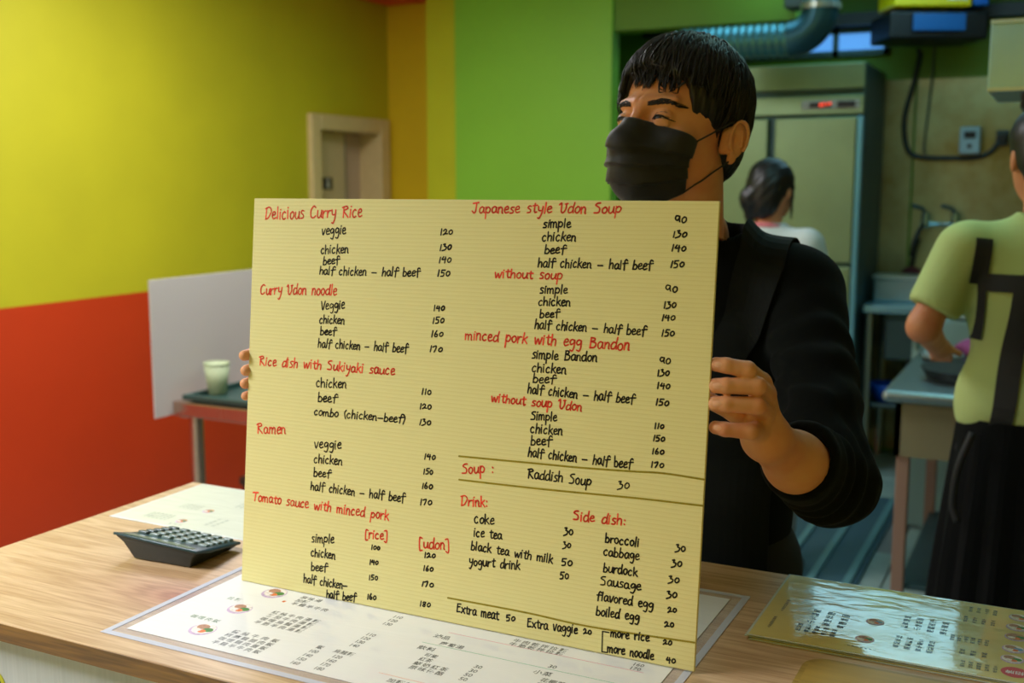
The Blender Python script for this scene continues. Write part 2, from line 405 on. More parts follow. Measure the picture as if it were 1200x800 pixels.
# ------------------------------------------------------------------ kitchen
# upright steel refrigerator
fx0, fx1, fy, fyb, fz = -1.86, -.935, 5.69, 6.36, 2.08
R_ = empty('refrigerator', 'tall stainless steel two column refrigerator with red display, standing behind the ponytailed woman', 'refrigerator', ((fx0+fx1)/2, (fy+fyb)/2, 0))
L0 = lambda x, y, z: (x-(fx0+fx1)/2, y-(fy+fyb)/2, z)
MB().box(L0(fx0, fy+.04, .12), L0(fx1, fyb, fz), .006).build('cabinet', M_darksteel, R_)
MB().box(L0(fx0, fy, 1.958), L0(fx1-.002, fy+.04, fz), .004).build('top_panel', M_fridge, R_)
cp = MB().box(L0(fx0, fy, 1.835), L0(fx1-.002, fy+.04, 1.925), .004).build('control_panel', M_fridge, R_)
MB().box(L0(-1.235, fy-.008, 1.858), L0(-.955, fy, 1.903), .004).build('display_bezel', mat('bezel_grey', srgb(150, 150, 140), .4), cp)
MB().box(L0(-1.195, fy-.012, 1.868), L0(-1.09, fy-.008, 1.892)).build('display_window', M_black, cp)
MB().box(L0(-1.06, fy-.012, 1.866), L0(-.975, fy-.008, 1.896)).build('display_window', M_black, cp)
red = mat('red_led', srgb(255, 60, 30), .5, emit=srgb(255, 70, 40), estr=1.6)
g = MB()
for k, x in enumerate((-1.145, -1.13, -1.112, -1.098)): g.box(L0(x, fy-.0135, 1.872+.003*k), L0(x+.008, fy-.012, 1.888+.001*k))
g.build('led_digits', red, cp)['kind'] = 'stuff'
for (a, b_) in ((fx0, -1.40), (-1.372, fx1-.03)):
    for (z0, z1) in ((1.10, 1.822), (.14, 1.085)):
        dr = MB().box(L0(a+.004, fy, z0), L0(b_, fy+.04, z1), .008).build('door', M_fridge, R_)
        MB().box(L0(a+.012, fy-.01, z0+.02), L0(a+.03, fy, z1-.3), .003).build('handle', M_steel, dr)
MB().box(L0(fx1-.028, fy-.004, .14), L0(fx1-.002, fy+.04, 1.822), .003).build('edge_trim', mat('blue_trim', srgb(110, 175, 200), .3, .6), R_)
for x in (fx0+.06, fx1-.06):
    for y in (fy+.1, fyb-.08): MB().cyl(L0(x, y, 0), L0(x, y, .13), .022, None, 12).build('leg', M_steel, R_)
# ribbed duct with elbow
D = empty('ventilation_duct', 'round ribbed metal duct with an elbow running above the refrigerator', 'duct', (-1.6, 5.05, 2.125))
pts = []; n_ = 30
xs = np.linspace(-.06, .44, n_); rad = [.067+.008*(i % 2) for i in range(n_)]
MB().tube([(x, 0, 0) for x in xs], rad, 20).build('ribbed_pipe', mat('duct_teal', srgb(90, 150, 165), .35, .7), D, smooth=30)
arc = [(.44+.13*math.sin(t), 0, .13-.13*math.cos(t)) for t in np.linspace(0, PI/2, 14)]
MB().tube(arc, .078, 20).build('elbow', mat('duct_dark', srgb(50, 95, 110), .35, .7), D, smooth=50)
MB().tube([(.57, 0, .13), (.57, 0, ZC-2.125)], .074, 20).build('riser', mat('duct_teal', srgb(90, 150, 165), .35, .7), D, smooth=30)
MB().cyl((.57, 0, .12), (.57, 0, .145), .088, None, 24).build('collar', M_steel, D)
MB().box((.40, .03, .14), (.62, .16, .20), .01).build('bracket', M_darksteel, D)
# hanging unit
U = empty('hanging_unit', 'black hanging kitchen unit with a yellow front plate and blue panels under the ceiling', 'appliance', (-.694, 6.10, 2.18)); U.scale = (1.22, 1.22, 1.22)
Mu = Matrix.Rotation(.46, 4, 'Z')
MB().box((-.20, -.10, .02), (.20, .16, .13), .01, M=Mu).box((-.10, -.05, .13), (-.06, .0, .335), 0, M=Mu).box((.06, -.05, .13), (.10, .0, .335), 0, M=Mu).build('body', M_black, U)
MB().box((-.19, -.115, .145), (.12, .10, .30), .008, M=Mu).build('yellow_plate', mat('yellow_gloss', srgb(232, 206, 10), .35), U)
MB().box((-.11, -.118, .05), (.10, -.10, .118), .004, M=Mu).build('blue_panel', mat('blue_gloss', srgb(25, 95, 160), .35), U)
MB().box((.13, -.11, .15), (.19, .05, .28), .006, M=Mu).build('blue_box', mat('blue_gloss2', srgb(20, 100, 190), .35), U)
MB().box((.02, -.117, .17), (.10, -.1155, .20), 0, M=Mu).build('pale_sticker', M_white, U)
# black cable on the back wall
cab = catmull([(-.76, 6.22, 2.18), (-.765, 6.33, 2.17), (-.78, 6.39, 2.12), (-.80, 6.395, 2.02), (-.835, 6.395, 1.86), (-.83, 6.395, 1.74), (-.80, 6.395, 1.66), (-.73, 6.395, 1.635), (-.6, 6.395, 1.63), (-.47, 6.395, 1.632), (-.40, 6.395, 1.66), (-.345, 6.395, 1.735)], 10)
tag(link('cable', *tube_vf(cab, .013, 8), mat('cable_dark', srgb(22, 34, 34), .5), None, True), 'thick dark cable hanging from the ceiling unit and looping along the steel wall', 'cable')
cab = catmull([(-.70, 6.395, 2.25), (-.71, 6.395, 2.0), (-.73, 6.395, 1.7), (-.72, 6.395, 1.655)], 10)
tag(link('cable', *tube_vf(cab, .006, 8), mat('cable_grey', srgb(70, 84, 70), .5), None, True), 'thin grey cable running straight down beside the thick one', 'cable')
sw = empty('switch_box', 'grey switch box with a dark window on the steel wall, above the cable', 'switch', (-.50, 6.405, 1.72))
MB().box((-.05, -.06, -.07), (.05, 0, .07), .008).build('housing', mat('box_grey', srgb(150, 175, 180), .5), sw)
MB().box((-.028, -.064, .01), (.028, -.06, .045)).build('window', M_black, sw)
MB().cyl((0, -.066, -.03), (0, -.06, -.03), .012, None, 12).build('knob', M_black, sw)
pl = empty('wall_plug', 'dark cable plug in its socket at the end of the cable', 'plug', (-.345, 6.405, 1.73))
MB().box((-.03, -.03, -.04), (.03, 0, .04), .006).build('socket', mat('socket_dark', srgb(40, 60, 66), .5), pl)
MB().cyl((0, -.07, 0), (0, -.03, 0), .02, .026, 14).build('plug_body', M_black, pl)
# hood cabinet top right
H = empty('range_hood', 'stainless steel box hood at the upper right edge', 'hood', (-.24, 3.54, 1.76))
MB().box((0, 0, 0), (.85, .5, .2), .004).build('hood_box', steel_mat('hood_steel', srgb(160, 195, 205), rough=.3), H)
MB().box((.09, -.012, -.05), (.80, .45, 0), .004).build('underside', M_black, H)
MB().box((0, -.006, .19), (.85, 0, .2)).box((0, -.006, 0), (.85, 0, .01)).build('rim', M_steel, H)
for x in (.1, .75): MB().cyl((x, .3, .19), (x, .3, ZC-1.76), .012, None, 10).build('hanger_rod', M_steel, H)
# back sink table
S_ = empty('sink_table', 'narrow stainless steel sink table against the kitchen back wall', 'table', (-.52, 6.1, 0))
MB().box((-.40, -.28, .845), (.45, .28, .885), .006).build('table_top', mat('blue_steel', srgb(150, 200, 215), .25, .7), S_)
for x in (-.37, .42):
    for y in (-.25, .25): MB().cyl((x, y, 0), (x, y, .85), .019, None, 12).build('leg', M_steel, S_)
MB().box((-.30, -.2, .60), (.38, .22, .845), .01).build('basin', M_darksteel, S_)
MB().box((-.37, -.22, .35), (.42, .22, .37), .004).build('shelf', M_darksteel, S_)
bx = empty('steel_box', 'pale steel container standing on the sink table', 'container', (-.80, 6.12, .886))
MB().box((-.10, -.1, 0), (.14, .1, .12), .01).build('box_body', mat('pale_steel', srgb(150, 175, 175), .3, .6), bx)
MB().box((-.11, -.11, .12), (.15, .11, .135), .004).build('box_lid', M_steel, bx)
for k, (x, lab) in enumerate(((-.70, 'left chrome wall faucet above the sink table'), (-.55, 'right chrome wall faucet above the sink table'))):
    F = empty('wall_faucet', lab, 'faucet', (x, 6.405, 1.28), group=None)
    ch = mat('chrome_dull', srgb(150, 190, 200), .2, .9)
    MB().cyl((0, 0, 0), (0, -.05, 0), .028, None, 16).cyl((0, -.05, -.02), (0, -.05, .06), .022, None, 16).build('valve_body', ch, F, smooth=True)
    MB().tube(catmull([(0, -.05, 0), (-.02, -.1, -.03), (-.04, -.14, -.1), (-.05, -.15, -.17)], 6), .012, 10).build('spout', M_black if k == 0 else ch, F, smooth=True)
    MB().tube([(0, -.05, .06), (-.02, -.06, .085), (-.07, -.07, .10)], .010, 8).build('lever', M_darksteel, F, smooth=True)
    MB().cyl((-.02, -.05, 0), (.12, -.03, 0) if k == 0 else (-.12, -.03, 0), .010, None, 10).build('pipe', ch, F, smooth=True)
hg = empty('scrubbing_brush', 'black and red scrubbing brush hanging below the left faucet', 'brush', (-.75, 6.38, 1.0))
MB().tube(catmull([(.02, 0, .2), (.0, 0, .13), (-.01, 0, .05)], 6), .012, 8).build('handle', M_black, hg, smooth=True)
MB().sph((-.01, 0, 0), .055, 16, (1, .5, .9)).build('brush_head', mat('brush_red', srgb(90, 18, 20), .7, bump=.8, bscale=200), hg)
MB().sph((-.03, -.01, -.03), .05, 16, (1.2, .5, .6)).build('bristles', mat('brush_black', srgb(20, 16, 20), .8, bump=.8, bscale=200), hg)
# near work table
W_ = empty('work_table', 'stainless steel work table with a rounded front lip, beside the green shirted person', 'table', (-.16, 4.15, 0))
mt = steel_mat('work_steel', srgb(150, 165, 165), rough=.35)
MB().box((-.35, -.48, .80), (.75, .60, .84), .018, seg=3).build('table_top', mt, W_)
MB().box((-.31, -.44, .62), (.70, -.42, .80)).box((-.31, -.44, .62), (-.29, .55, .80)).build('apron_panel', mat('beige_steel', srgb(150, 140, 108), .4, .5), W_)
for x in (-.28, .70):
    for y in (-.41, .52): MB().box((x-.02, y-.02, 0), (x+.02, y+.02, .8), .004).build('leg', mat('leg_beige', srgb(165, 130, 112), .4, .4), W_)
MB().box((-.28, -.4, .16), (.7, .52, .18), .004).build('shelf', M_darksteel, W_)
MB().box((-.12, -.36, .62), (.2, -.34, .3)).build('drawer_front', mat('rusty_panel', srgb(110, 66, 50), .6), W_)
pc = mat('pink_cloth', srgb(190, 90, 150), .8, bump=.6, bscale=60)
def lump(name, label, cat, c, r, m_, seed=0, h=.01):
    s = np.random.default_rng(seed).uniform(0, 6, 6)
    f = lambda P: ell(P, (0, 0, r[2]*.8), r)+.25*min(r)*np.sin(P[0]*60+s[0])*np.sin(P[1]*55+s[1])*np.sin(P[2]*70+s[2])
    v, q = surface_nets(f, (-r[0]-.03, -r[1]-.03, -.0), (r[0]+.03, r[1]+.03, r[2]*2+.04), h)
    v[:, 2] = np.maximum(v[:, 2], 0)
    return tag(linkme(name, np_mesh(name, v, q), m_, None, c), label, cat)
lump('cloth', 'crumpled pink cloth on the far end of the work table', 'cloth', (-.28, 4.58, .842), (.10, .07, .035), pc, 3)
lump('cloth', 'pale grey crumpled cloth on the work table beside the pink one', 'cloth', (-.40, 4.42, .842), (.08, .1, .02), mat('grey_cloth', srgb(150, 165, 165), .8), 4)
pn = empty('black_tray', 'dark oval tray leaning on the near edge of the work table', 'tray', (-.26, 4.0, .845))
MB().cyl((0, 0, 0), (0, 0, .035), .15, .17, 32).build('tray_body', M_black, pn, smooth=True)
def lathe(prof, seg=28):
    V = []; F = []
    for r, z in prof:
        for k in range(seg): t = 2*PI*k/seg; V.append((r*math.cos(t), r*math.sin(t), z))
    for i in range(len(prof)-1):
        for k in range(seg): k2 = (k+1) % seg; F.append((i*seg+k, i*seg+k2, (i+1)*seg+k2, (i+1)*seg+k))
    return V, F
mblue = mat('blue_plastic', srgb(10, 80, 190), .4)
bw = empty('blue_basin', 'small blue plastic basin on the lower shelf of the sink table', 'basin', (-.80, 6.0, .371))
link('bowl', *lathe([(0, 0), (.06, 0), (.09, .09), (.098, .09), (.10, .084), (.07, -.0), (0, -.0)]), mblue, bw, True)
# white bin with a tube handle
wbn = empty('plastic_bin', 'pale translucent plastic bin with a looped handle standing between the work table and the sink', 'bin', (-.42, 5.15, 0))
mb_ = mat('milky_plastic', srgb(150, 185, 180), .4, trans=.2)
MB().box((-.16, -.16, .0), (.22, .16, .93), .03).build('bin_body', mb_, wbn, smooth=True)
MB().box((-.02, -.17, .93), (.24, .17, .99), .02).build('bin_lid', mat('pale_lid', srgb(190, 215, 210), .4), wbn, smooth=True)
MB().tube(catmull([(-.14, -.165, .80), (-.14, -.18, .95), (-.11, -.18, 1.0), (.02, -.18, 1.0), (.08, -.18, .97)], 6), .012, 10).build('handle', mat('pale_tube', srgb(150, 180, 170), .3, .5), wbn, smooth=True)
# floor mat with ribs running away from the counter
fm = empty('floor_mat', 'long ribbed teal floor mat behind the counter', 'mat', (-.93, 3.9, 0))
MB().box((-.30, -1.5, 0), (.30, 1.5, .012), .004).build('mat_sheet', mat('teal_mat', srgb(52, 84, 96), .6), fm)
for k in range(5): MB().box((-.27+.13*k, -1.48, .012), (-.24+.13*k, 1.48, .024), .003).build('rib', mat('teal_rib', srgb(84, 128, 134), .5), fm)

# ------------------------------------------------------------------ dining side
T_ = empty('steel_table', 'stainless steel side table by the orange wall holding a green tray', 'table', (-2.745, 2.85, 0))
mt2 = steel_mat('table_steel', srgb(190, 160, 140), rough=.22, stain=.15)
MB().box((0, 0, .70), (1.0, .62, .75), .004).build('table_top', mt2, T_)
for x in (.05, .90):
    for y in (.06, .55): MB().cyl((x, y, 0), (x, y, .70), .024, None, 16).build('leg', mt2, T_, smooth=True)
MB().box((.09, .04, .2), (.92, .57, .215)).build('shelf', mt2, T_)
pa = empty('partition_panel', 'frosted acrylic partition clamped to the left edge of the steel table', 'panel', (-2.758, 2.83, .70))
m, n, b = nt('frosted_acrylic'); MATS['frosted'] = m
b.inputs['Base Color'].default_value = srgb(228, 220, 216); b.inputs['Roughness'].default_value = .45
b.inputs['Transmission Weight'].default_value = .25; b.inputs['Alpha'].default_value = .93
MB().box((-.005, -.05, -.0), (.001, 1.5, .475), .001).build('acrylic_sheet', m, pa)
for y in (.08, .5): MB().box((-.012, y, -.02), (.02, y+.03, .0), .002).build('clamp', M_steel, pa)
ty = empty('serving_tray', 'dark green serving tray on the steel table', 'tray', (-2.44, 3.03, .751))
MB().box((-.25, -.15, 0), (.25, .17, .008), .003).box((-.27, -.17, .006), (.27, -.15, .024), .003).box((-.27, .17, .006), (.27, .19, .024), .003).box((-.27, -.15, .006), (-.25, .17, .024), .003).box((.25, -.15, .006), (.27, .17, .024), .003).build('tray_body', mat('tray_green', srgb(44, 72, 66), .35), ty)
cu = empty('paper_cup', 'pale green paper cup on the serving tray', 'cup', (-2.665, 2.99, .7605))
mcup = mat('cup_paper', srgb(182, 192, 150), .6)
link('cup_wall', *lathe([(0, .004), (.030, .004), (.030, 0), (.032, 0), (.044, .108), (.0425, .108), (.030, .006)]), mcup, cu, True)
link('rim', *lathe([(.0425, .106), (.0455, .106), (.0465, .109), (.045, .112), (.0425, .110)]), mcup, cu, True)
st = empty('stool', 'low dark brown stool standing behind the steel table', 'stool', (-2.909, 3.73, 0))
ms = mat('dark_brown', srgb(62, 44, 30), .5)
MB().box((-.17, -.17, 0.231), (.17, .17, 0.271), .01).build('seat', ms, st)
for x in (-.14, .14):
    for y in (-.14, .14): MB().box((x-.018, y-.018, 0), (x+.018, y+.018, 0.231), .004).build('leg', ms, st)

# ------------------------------------------------------------------ serving counter
CX0, CX1, CY0, CY1, CZ = -1.427, 1.6, .904, 1.526, .95
CT = empty('serving_counter', 'serving counter with an oak top and a white wood-grain front', 'counter', (0, 0, 0))
MB().box((CX0, CY0+.0012, CZ-.024), (CX1, CY1, CZ), .0012).build('counter_top', M_wood, CT)
MB().box((CX0, CY0, CZ-.0238), (CX1, CY0+.0012, CZ-.0008)).build('edge_band', M_woodedge, CT)
MB().box((CX0-.0008, CY0+.0012, CZ-.0238), (CX0, CY1, CZ-.0008)).build('edge_band', M_woodedge, CT)
MB().box((CX0+.02, CY0+.015, 0), (CX1-.02, CY0+.035, CZ-.024)).build('front_panel', M_cab, CT)
MB().box((CX0+.02, CY0+.035, 0), (CX0+.04, CY1-.02, CZ-.024)).box((CX1-.04, CY0+.035, 0), (CX1-.02, CY1-.02, CZ-.024)).build('side_panel', M_cab, CT)
MB().box((CX0+.04, CY0+.035, .5), (CX1-.04, CY1-.04, .52)).build('shelf', M_cab, CT)
MB().box((CX0+.02, CY0+.012, CZ-.028), (CX1-.02, CY0+.016, CZ-.024)).build('cream_strip', mat('strip_cream', srgb(200, 194, 150), .5), CT)  # narrow cream strip just under the counter top
sk = empty('round_sticker', 'round yellow sticker with a black centre on the counter front', 'sticker', (-1.212, CY0+.0148, .855))
MB().cyl((0, 0, 0), (0, -.0006, 0), .020, None, 40).build('yellow_disc', mat('sticker_yellow', srgb(190, 184, 20), .4), sk)
MB().cyl((0, -.0006, 0), (0, -.0010, 0), .013, None, 40).build('black_disc', M_black, sk)
TEXT = '''
R|Delicious Curry Rice|195,5017,1795,5069,101
K|veggie|1151,4823,1550,4843,79
K|chicken|1149,4574,1603,4602,72
K|beef|1194,4431,1461,4450,66
K|half chicken - half beef|1141,4296,2706,4329,68
K|120|2971,4855,3165,4871,75
K|130|2971,4666,3160,4683,75
K|140|2964,4510,3162,4520,75
K|150|2952,4342,3153,4349,76
R|Curry Udon noodle|158,3997,1440,4040,87
K|Veggie|1187,3833,1577,3865,77
K|chicken|1168,3652,1580,3666,69
K|beef|1191,3497,1453,3512,64
K|half chicken - half beef|1159,3333,2571,3353,69
K|140|2920,3904,3096,3920,73
K|150|2913,3746,3098,3761,74
K|160|2900,3577,3091,3593,74
K|170|2886,3384,3092,3397,74
R|Rice dish with Sukiyaki sauce|185,3023,2392,3055,78
K|chicken|1154,2798,1652,2825,75
K|beef|1193,2603,1505,2625,73
K|combo (chicken-beef)|1134,2421,2580,2452,66
K|110|2795,2840,2953,2845,72
K|120|2777,2649,2962,2666,72
K|130|2778,2450,2966,2460,72
R|Ramen|187,2080,691,2125,89
K|veggie|1162,1980,1607,2014,79
K|chicken|1161,1783,1632,1800,73
K|beef|1169,1591,1450,1616,71
K|half chicken - half beef|1126,1413,2619,1433,72
K|140|2874,2018,3053,2030,72
K|150|2871,1828,3026,1841,72
K|160|2856,1639,3032,1655,72
K|170|2838,1431,3033,1448,73
R|Tomato sauce with minced pork|148,1148,2390,1168,79
R|[rice]|2024,887,2386,912,75
R|[udon]|2850,881,3311,916,83
K|simple|1172,709,1550,745,74
K|chicken|1170,515,1576,538,71
K|beef|1185,322,1452,351,69
K|half chicken-|1067,145,1789,160,71
K|half beef|1450,-1,1928,31,68
K|100|2132,749,2277,765,61
K|140|2113,549,2261,567,61
K|150|2113,346,2264,365,62
K|160|2099,87,2251,102,67
K|120|2937,763,3116,785,65
K|160|2930,596,3089,611,65
K|170|2913,391,3108,410,65
K|180|2901,133,3072,149,65
R|Japanese style Udon Soup|3415,5138,5388,5155,78
K|simple|4389,4975,4760,4981,67
K|chicken|4382,4818,4834,4821,67
K|beef|4426,4664,4704,4671,65
K|half chicken - half beef|4347,4504,5794,4517,66
R|without soup|3764,4355,4685,4366,68
K|simple|4386,4191,4759,4201,65
K|chicken|4375,4042,4803,4054,65
K|beef|4401,3898,4665,3912,60
K|half chicken - half beef|4341,3766,5756,3764,67
R|minced pork with egg Bandon|3390,3576,5572,3581,79
K|simple Bandon|4321,3406,5177,3422,68
K|chicken|4327,3241,4791,3253,68
K|90|6026,5055,6180,5057,71
K|130|6011,4891,6190,4900,71
K|140|6004,4735,6191,4739,72
K|150|6002,4549,6178,4560,72
K|90|5959,4269,6121,4276,72
K|130|5948,4087,6110,4095,72
K|140|5932,3946,6105,3955,67
K|150|5940,3770,6105,3774,72
K|90|5934,3451,6080,3461,73
K|130|5915,3312,6072,3324,70
K|140|5919,3166,6086,3175,70
K|150|5913,2978,6084,2985,70
K|beef|4350,3111,4650,3124,68
K|half chicken - half beef|4284,2979,5660,2969,70
R|without soup Udon|3794,2835,5014,2827,68
K|Simple|4344,2661,4698,2681,68
K|chicken|4346,2504,4781,2520,71
K|beef|4360,2358,4640,2374,69
K|half chicken - half beef|4331,2216,5671,2217,70
K|110|5915,2709,6038,2716,62
K|150|5905,2564,6057,2574,62
K|160|5900,2414,6058,2426,62
K|170|5895,2261,6066,2275,63
R|Soup :|3430,1903,3893,1957,79
K|Raddish Soup|4339,1953,5179,1958,74
K|30|5508,1963,5667,1990,74
R|Drink:|3434,1501,3830,1530,77
R|Side dish:|4961,1526,5640,1549,73
K|coke|3635,1304,3922,1331,77
K|ice tea|3636,1137,4038,1155,70
K|black tea with milk|3605,970,4730,965,69
K|yogurt drink|3589,773,4301,819,70
K|30|4855,1326,4987,1345,68
K|30|4850,1170,4963,1187,61
K|50|4841,960,4998,975,68
K|50|4827,793,4960,808,68
K|broccoli|5382,1318,5811,1327,66
K|cabbage|5368,1161,5820,1172,66
K|burdock|5376,966,5809,980,66
K|Sausage|5346,805,5862,823,66
K|flavored egg|5307,624,6023,634,66
K|boiled egg|5314,440,5861,461,66
K|30|6242,1337,6371,1350,64
K|30|6207,1157,6343,1175,64
K|30|6179,965,6323,989,65
K|30|6168,790,6304,813,65
K|20|6193,619,6305,644,56
K|20|6163,449,6285,471,56
K|Extra meat|3436,153,4043,159,71
K|50|4142,164,4272,184,64
K|Extra vaggie|4424,141,5095,175,69
K|20|5168,182,5282,203,55
K|more rice|5509,220,5992,249,63
K|20|6154,243,6267,259,56
K|more noodle|5477,30,6057,44,66
K|40|6203,42,6324,60,56

'''
# ------------------------------------------------------------------ handwriting: one pen stroke alphabet
GL = {
'a': (9.5, '8 8 5 10 1.5 7 1.5 2 4 0 7 3 8 9 8 2 10 .5'), 'b': (9, '1.5 20 1 0|1 6 4.5 9 8 5.5 6 .5 1 .5'), 'c': (9, '7 8.6 4.6 10 1.2 6 2 1.2 4.6 0 7 1.6'),
'd': (9.5, '8 8.5 4 9.5 1 5 2 .4 6 1 8 5|9 20 8 8 9 0'), 'e': (8, '1.3 5 6.5 6.5 6 10 2.5 9 1 4.5 3 .3 8 1.8'), 'f': (8.5, '9.5 17 7.5 20 5 17.5 4.2 8 3.8 -2|1 9 10.5 10.5'),
'g': (9.5, '8 8.5 4.5 10 1.2 6.5 3 2.5 7 4.5 8 9 8.3 0 6 -7.5 2 -6.5'), 'h': (9, '1.5 20 1 0|1 4.5 4 9 7.3 8 7.3 0'), 'i': (4, '1.6 10 1.5 0|1.8 15 2.6 16'),
'k': (8.5, '1.5 20 1 0|7.5 10 1.3 4.5|3 6 8.3 0'), 'l': (4, '2 20 1.5 0'), 'm': (13, '1 9.5 1 0|1 6 3.8 9.5 5.8 7.5 5.8 0|5.8 6 8.6 9.5 11 7.5 11 .5 12 0'),
'n': (8.7, '1 9.5 1 0|1 5.5 4 9.7 6.8 7.6 6.8 1 8 0'), 'o': (8.5, '5 9.8 1.5 7 1.5 2 4.6 0 7.6 3.6 7 8.5 4 9.7'), 'p': (9.3, '1.5 10 1 -9|1.2 6 4.6 10 8.3 6.6 6 1.2 1.3 2'),
'r': (7, '1 9.5 1 0|1 5 4 9 7 9'), 's': (7.5, '7 9.6 3.5 10 2 7 5.8 4.2 5.5 .8 1 .3'), 't': (7.5, '4 16 3.8 4 5 .2 7.5 1|1 10 8 11'), 'u': (9.5, '1.3 9.5 1.3 2.5 4 0 7 3 8.3 9.5|8.3 9.5 8.3 2 9.8 .3'),
'v': (8.5, '1 10 3.8 0 8 11'), 'w': (12.5, '1 9.5 3 0 6 8 8.7 0 12 10.5'), 'x': (9, '1.3 9.5 8.3 0|8.3 10 1 0'), 'y': (8.7, '1.2 10 2.2 4 7 4|8 10 7 0 4 -8.5 1.5 -8'),
'B': (11.5, '2.5 18 2 0|2 18 8 17 7.5 12 3 9.5|3 9.5 10 7 8.5 1.3 1.5 0'), 'C': (11.5, '10 16 6.5 19 1.5 11 2 2 6 .3 10 3'), 'D': (12.5, '2.3 17 2 0|0 16 7 18.5 11.5 11 7 2 1.5 .2'),
'E': (10.5, '2 17 2 0|1.5 17 9 18|2 9 8 10|2 0 9.5 1'), 'J': (10, '1 17.5 10 19|6.3 18 6 3 3 0 0 3'), 'R': (11.5, '2.3 18 2 0|0 16.3 7 19 9 13.5 3 9 10.5 0'), 'S': (10.5, '9 18.5 4.5 18 2 13 8 8 7.5 1.5 1 .8'),
'T': (11, '0 16.5 11 18|6 17 5 0'), 'U': (12, '0 14.5 3 18 3.4 3 6.5 .5 10 6 10.5 17|8.5 16.5 12.5 17.5'), 'V': (9.5, '1 17.5 4.2 0 9 18'),
'0': (10, '5 10.5 1.8 7 2.3 1.6 5.3 .6 8.5 4.5 7.8 9.6 4.6 10.7'), '1': (5.5, '3.6 14 2 0'), '2': (10.5, '1 10 4.5 13.5 7 10.5 5 5 .5 1 4.5 3 10 2.5'), '3': (9, '2 13.5 6 14 4 9 8 7 6 1.2 -.5 -1.5'),
'4': (10, '3.6 13 1 6.5 8.8 7.5|7.5 12 6.8 -1'), '5': (9.5, '3 14 2 8|2 8.3 7 7.4 6.3 1.2 1 0|3 14 9.5 14.3'), '6': (9, '5.6 14.5 1.5 6 2 .8 6 1 6.6 5.8 2 6'), '7': (9, '.5 11.5 6.8 13.8 5.4 6 3 0'),
'8': (9.5, '8.4 13 3.4 13.5 2.2 10 7 4.2 4.3 .2 1.2 3 7 9 8.2 12.5'), '9': (10, '7 12 2.6 12.8 1.4 7.6 4.4 4.6 7.4 8 8 12 7.8 5 9 2'),
'(': (5, '4.5 18 1.5 9 4.5 -3'), ')': (5, '1 18 4 9 1 -3'), '[': (7, '6.5 17 2 17 1.8 -3 6.5 -3.4'), ']': (7, '.5 17.5 5.2 17 5 -4 .5 -3.5'), ':': (5, '2 9.5 2.6 8.4|2 2.4 2.5 1.3'), '-': (12, '1 5.5 10.5 5.8'), ' ': (9, '')}
def stroke_mesh(V, F, pts, r, seg=8):
    """a felt pen line: quads along the way, a disc at every point; pts are (u, v)"""
    P = [np.array(p) for p in pts]
    for a, b in zip(P[:-1], P[1:]):
        d = b-a; L = np.linalg.norm(d)
        if L < 1e-7: continue
        nn = np.array([-d[1], d[0]])/L*r; i = len(V)
        V += [a-nn, b-nn, b+nn, a+nn]; F.append((i, i+1, i+2, i+3))
    for k, p in enumerate(P):
        i = len(V); V += [p+r*np.array([math.cos(2*PI*t/seg), math.sin(2*PI*t/seg)]) for t in range(seg)]; F.append(tuple(range(i, i+seg)))
def hand_text(txt, u0, v0, u1, v1, hh, pen, rg):
    dig = all(c.isdigit() or c == ' ' for c in txt); s = hh/(14 if dig and txt[0] == '1' else 12 if dig else 10)
    tot = sum(GL[c][0]+.9 for c in txt); L = math.hypot(u1-u0, v1-v0); sx = L/tot; d = ((u1-u0)/L, (v1-v0)/L)
    V, F = [], []; x = 0
    sq = lambda y: 10+(y-10)*.62 if (y > 10 and not dig) else (y*.85 if y < 0 else y)
    for c in txt:
        adv, st = GL[c]; jy = rg.normal(0, .35); js = 1+rg.normal(0, .04); sl = .06+rg.normal(0, .03)
        for part in st.split('|'):
            if not part: continue
            q = [float(t) for t in part.split()]
            pp = [np.array([x+(q[i]+rg.normal(0, .12)+sl*q[i+1])*1.0, (sq(q[i+1])+rg.normal(0, .12)+jy)*js]) for i in range(0, len(q), 2)]
            cc = catmull(pp, 5) if len(pp) > 2 else pp
            stroke_mesh(V, F, [np.array([u0+d[0]*a[0]*sx-d[1]*a[1]*s, v0+d[1]*a[0]*sx+d[0]*a[1]*s]) for a in cc], pen*(1+rg.normal(0, .06)))
        x += adv+.9
    return V, F

# the board: hollow ribbed plastic sheet leaning on the counter
BW, BH, BT = .6538, .5302, .0045
bu = Vector((1, -.0036, .0015)).normalized(); bv = Vector((-.0011, .1034, .9946)).normalized(); bn = bu.cross(bv)   # bn points to the customers (-y)
BO = Vector((-1.0021, 1.1575, .9515))
Mb = Matrix((( bu.x, bv.x, bn.x, BO.x), (bu.y, bv.y, bn.y, BO.y), (bu.z, bv.z, bn.z, BO.z), (0, 0, 0, 1)))
BD = bpy.data.objects.new('menu_board', None); COL.objects.link(BD); BD.matrix_world = Mb
tag(BD, 'large cream ribbed plastic menu board handwritten in red and black, held upright on the counter', 'menu board')
m, n, b = nt('board_plastic'); MATS['board'] = m
tc = N(n, 'ShaderNodeTexCoord'); sp = N(n, 'ShaderNodeSeparateXYZ'); n.links.new(tc.outputs['Object'], sp.inputs[0])
ml = N(n, 'ShaderNodeMath', operation='MULTIPLY', i_1=2*PI/.0050); n.links.new(sp.outputs['Y'], ml.inputs[0])
sn = N(n, 'ShaderNodeMath', operation='SINE'); n.links.new(ml.outputs[0], sn.inputs[0])
mr = N(n, 'ShaderNodeMapRange', i_From_Min=.55, i_From_Max=1.0); n.links.new(sn.outputs[0], mr.inputs[0])
mx = N(n, 'ShaderNodeMix', data_type='RGBA'); mx.inputs['A'].default_value = srgb(232, 223, 156); mx.inputs['B'].default_value = srgb(226, 216, 147)
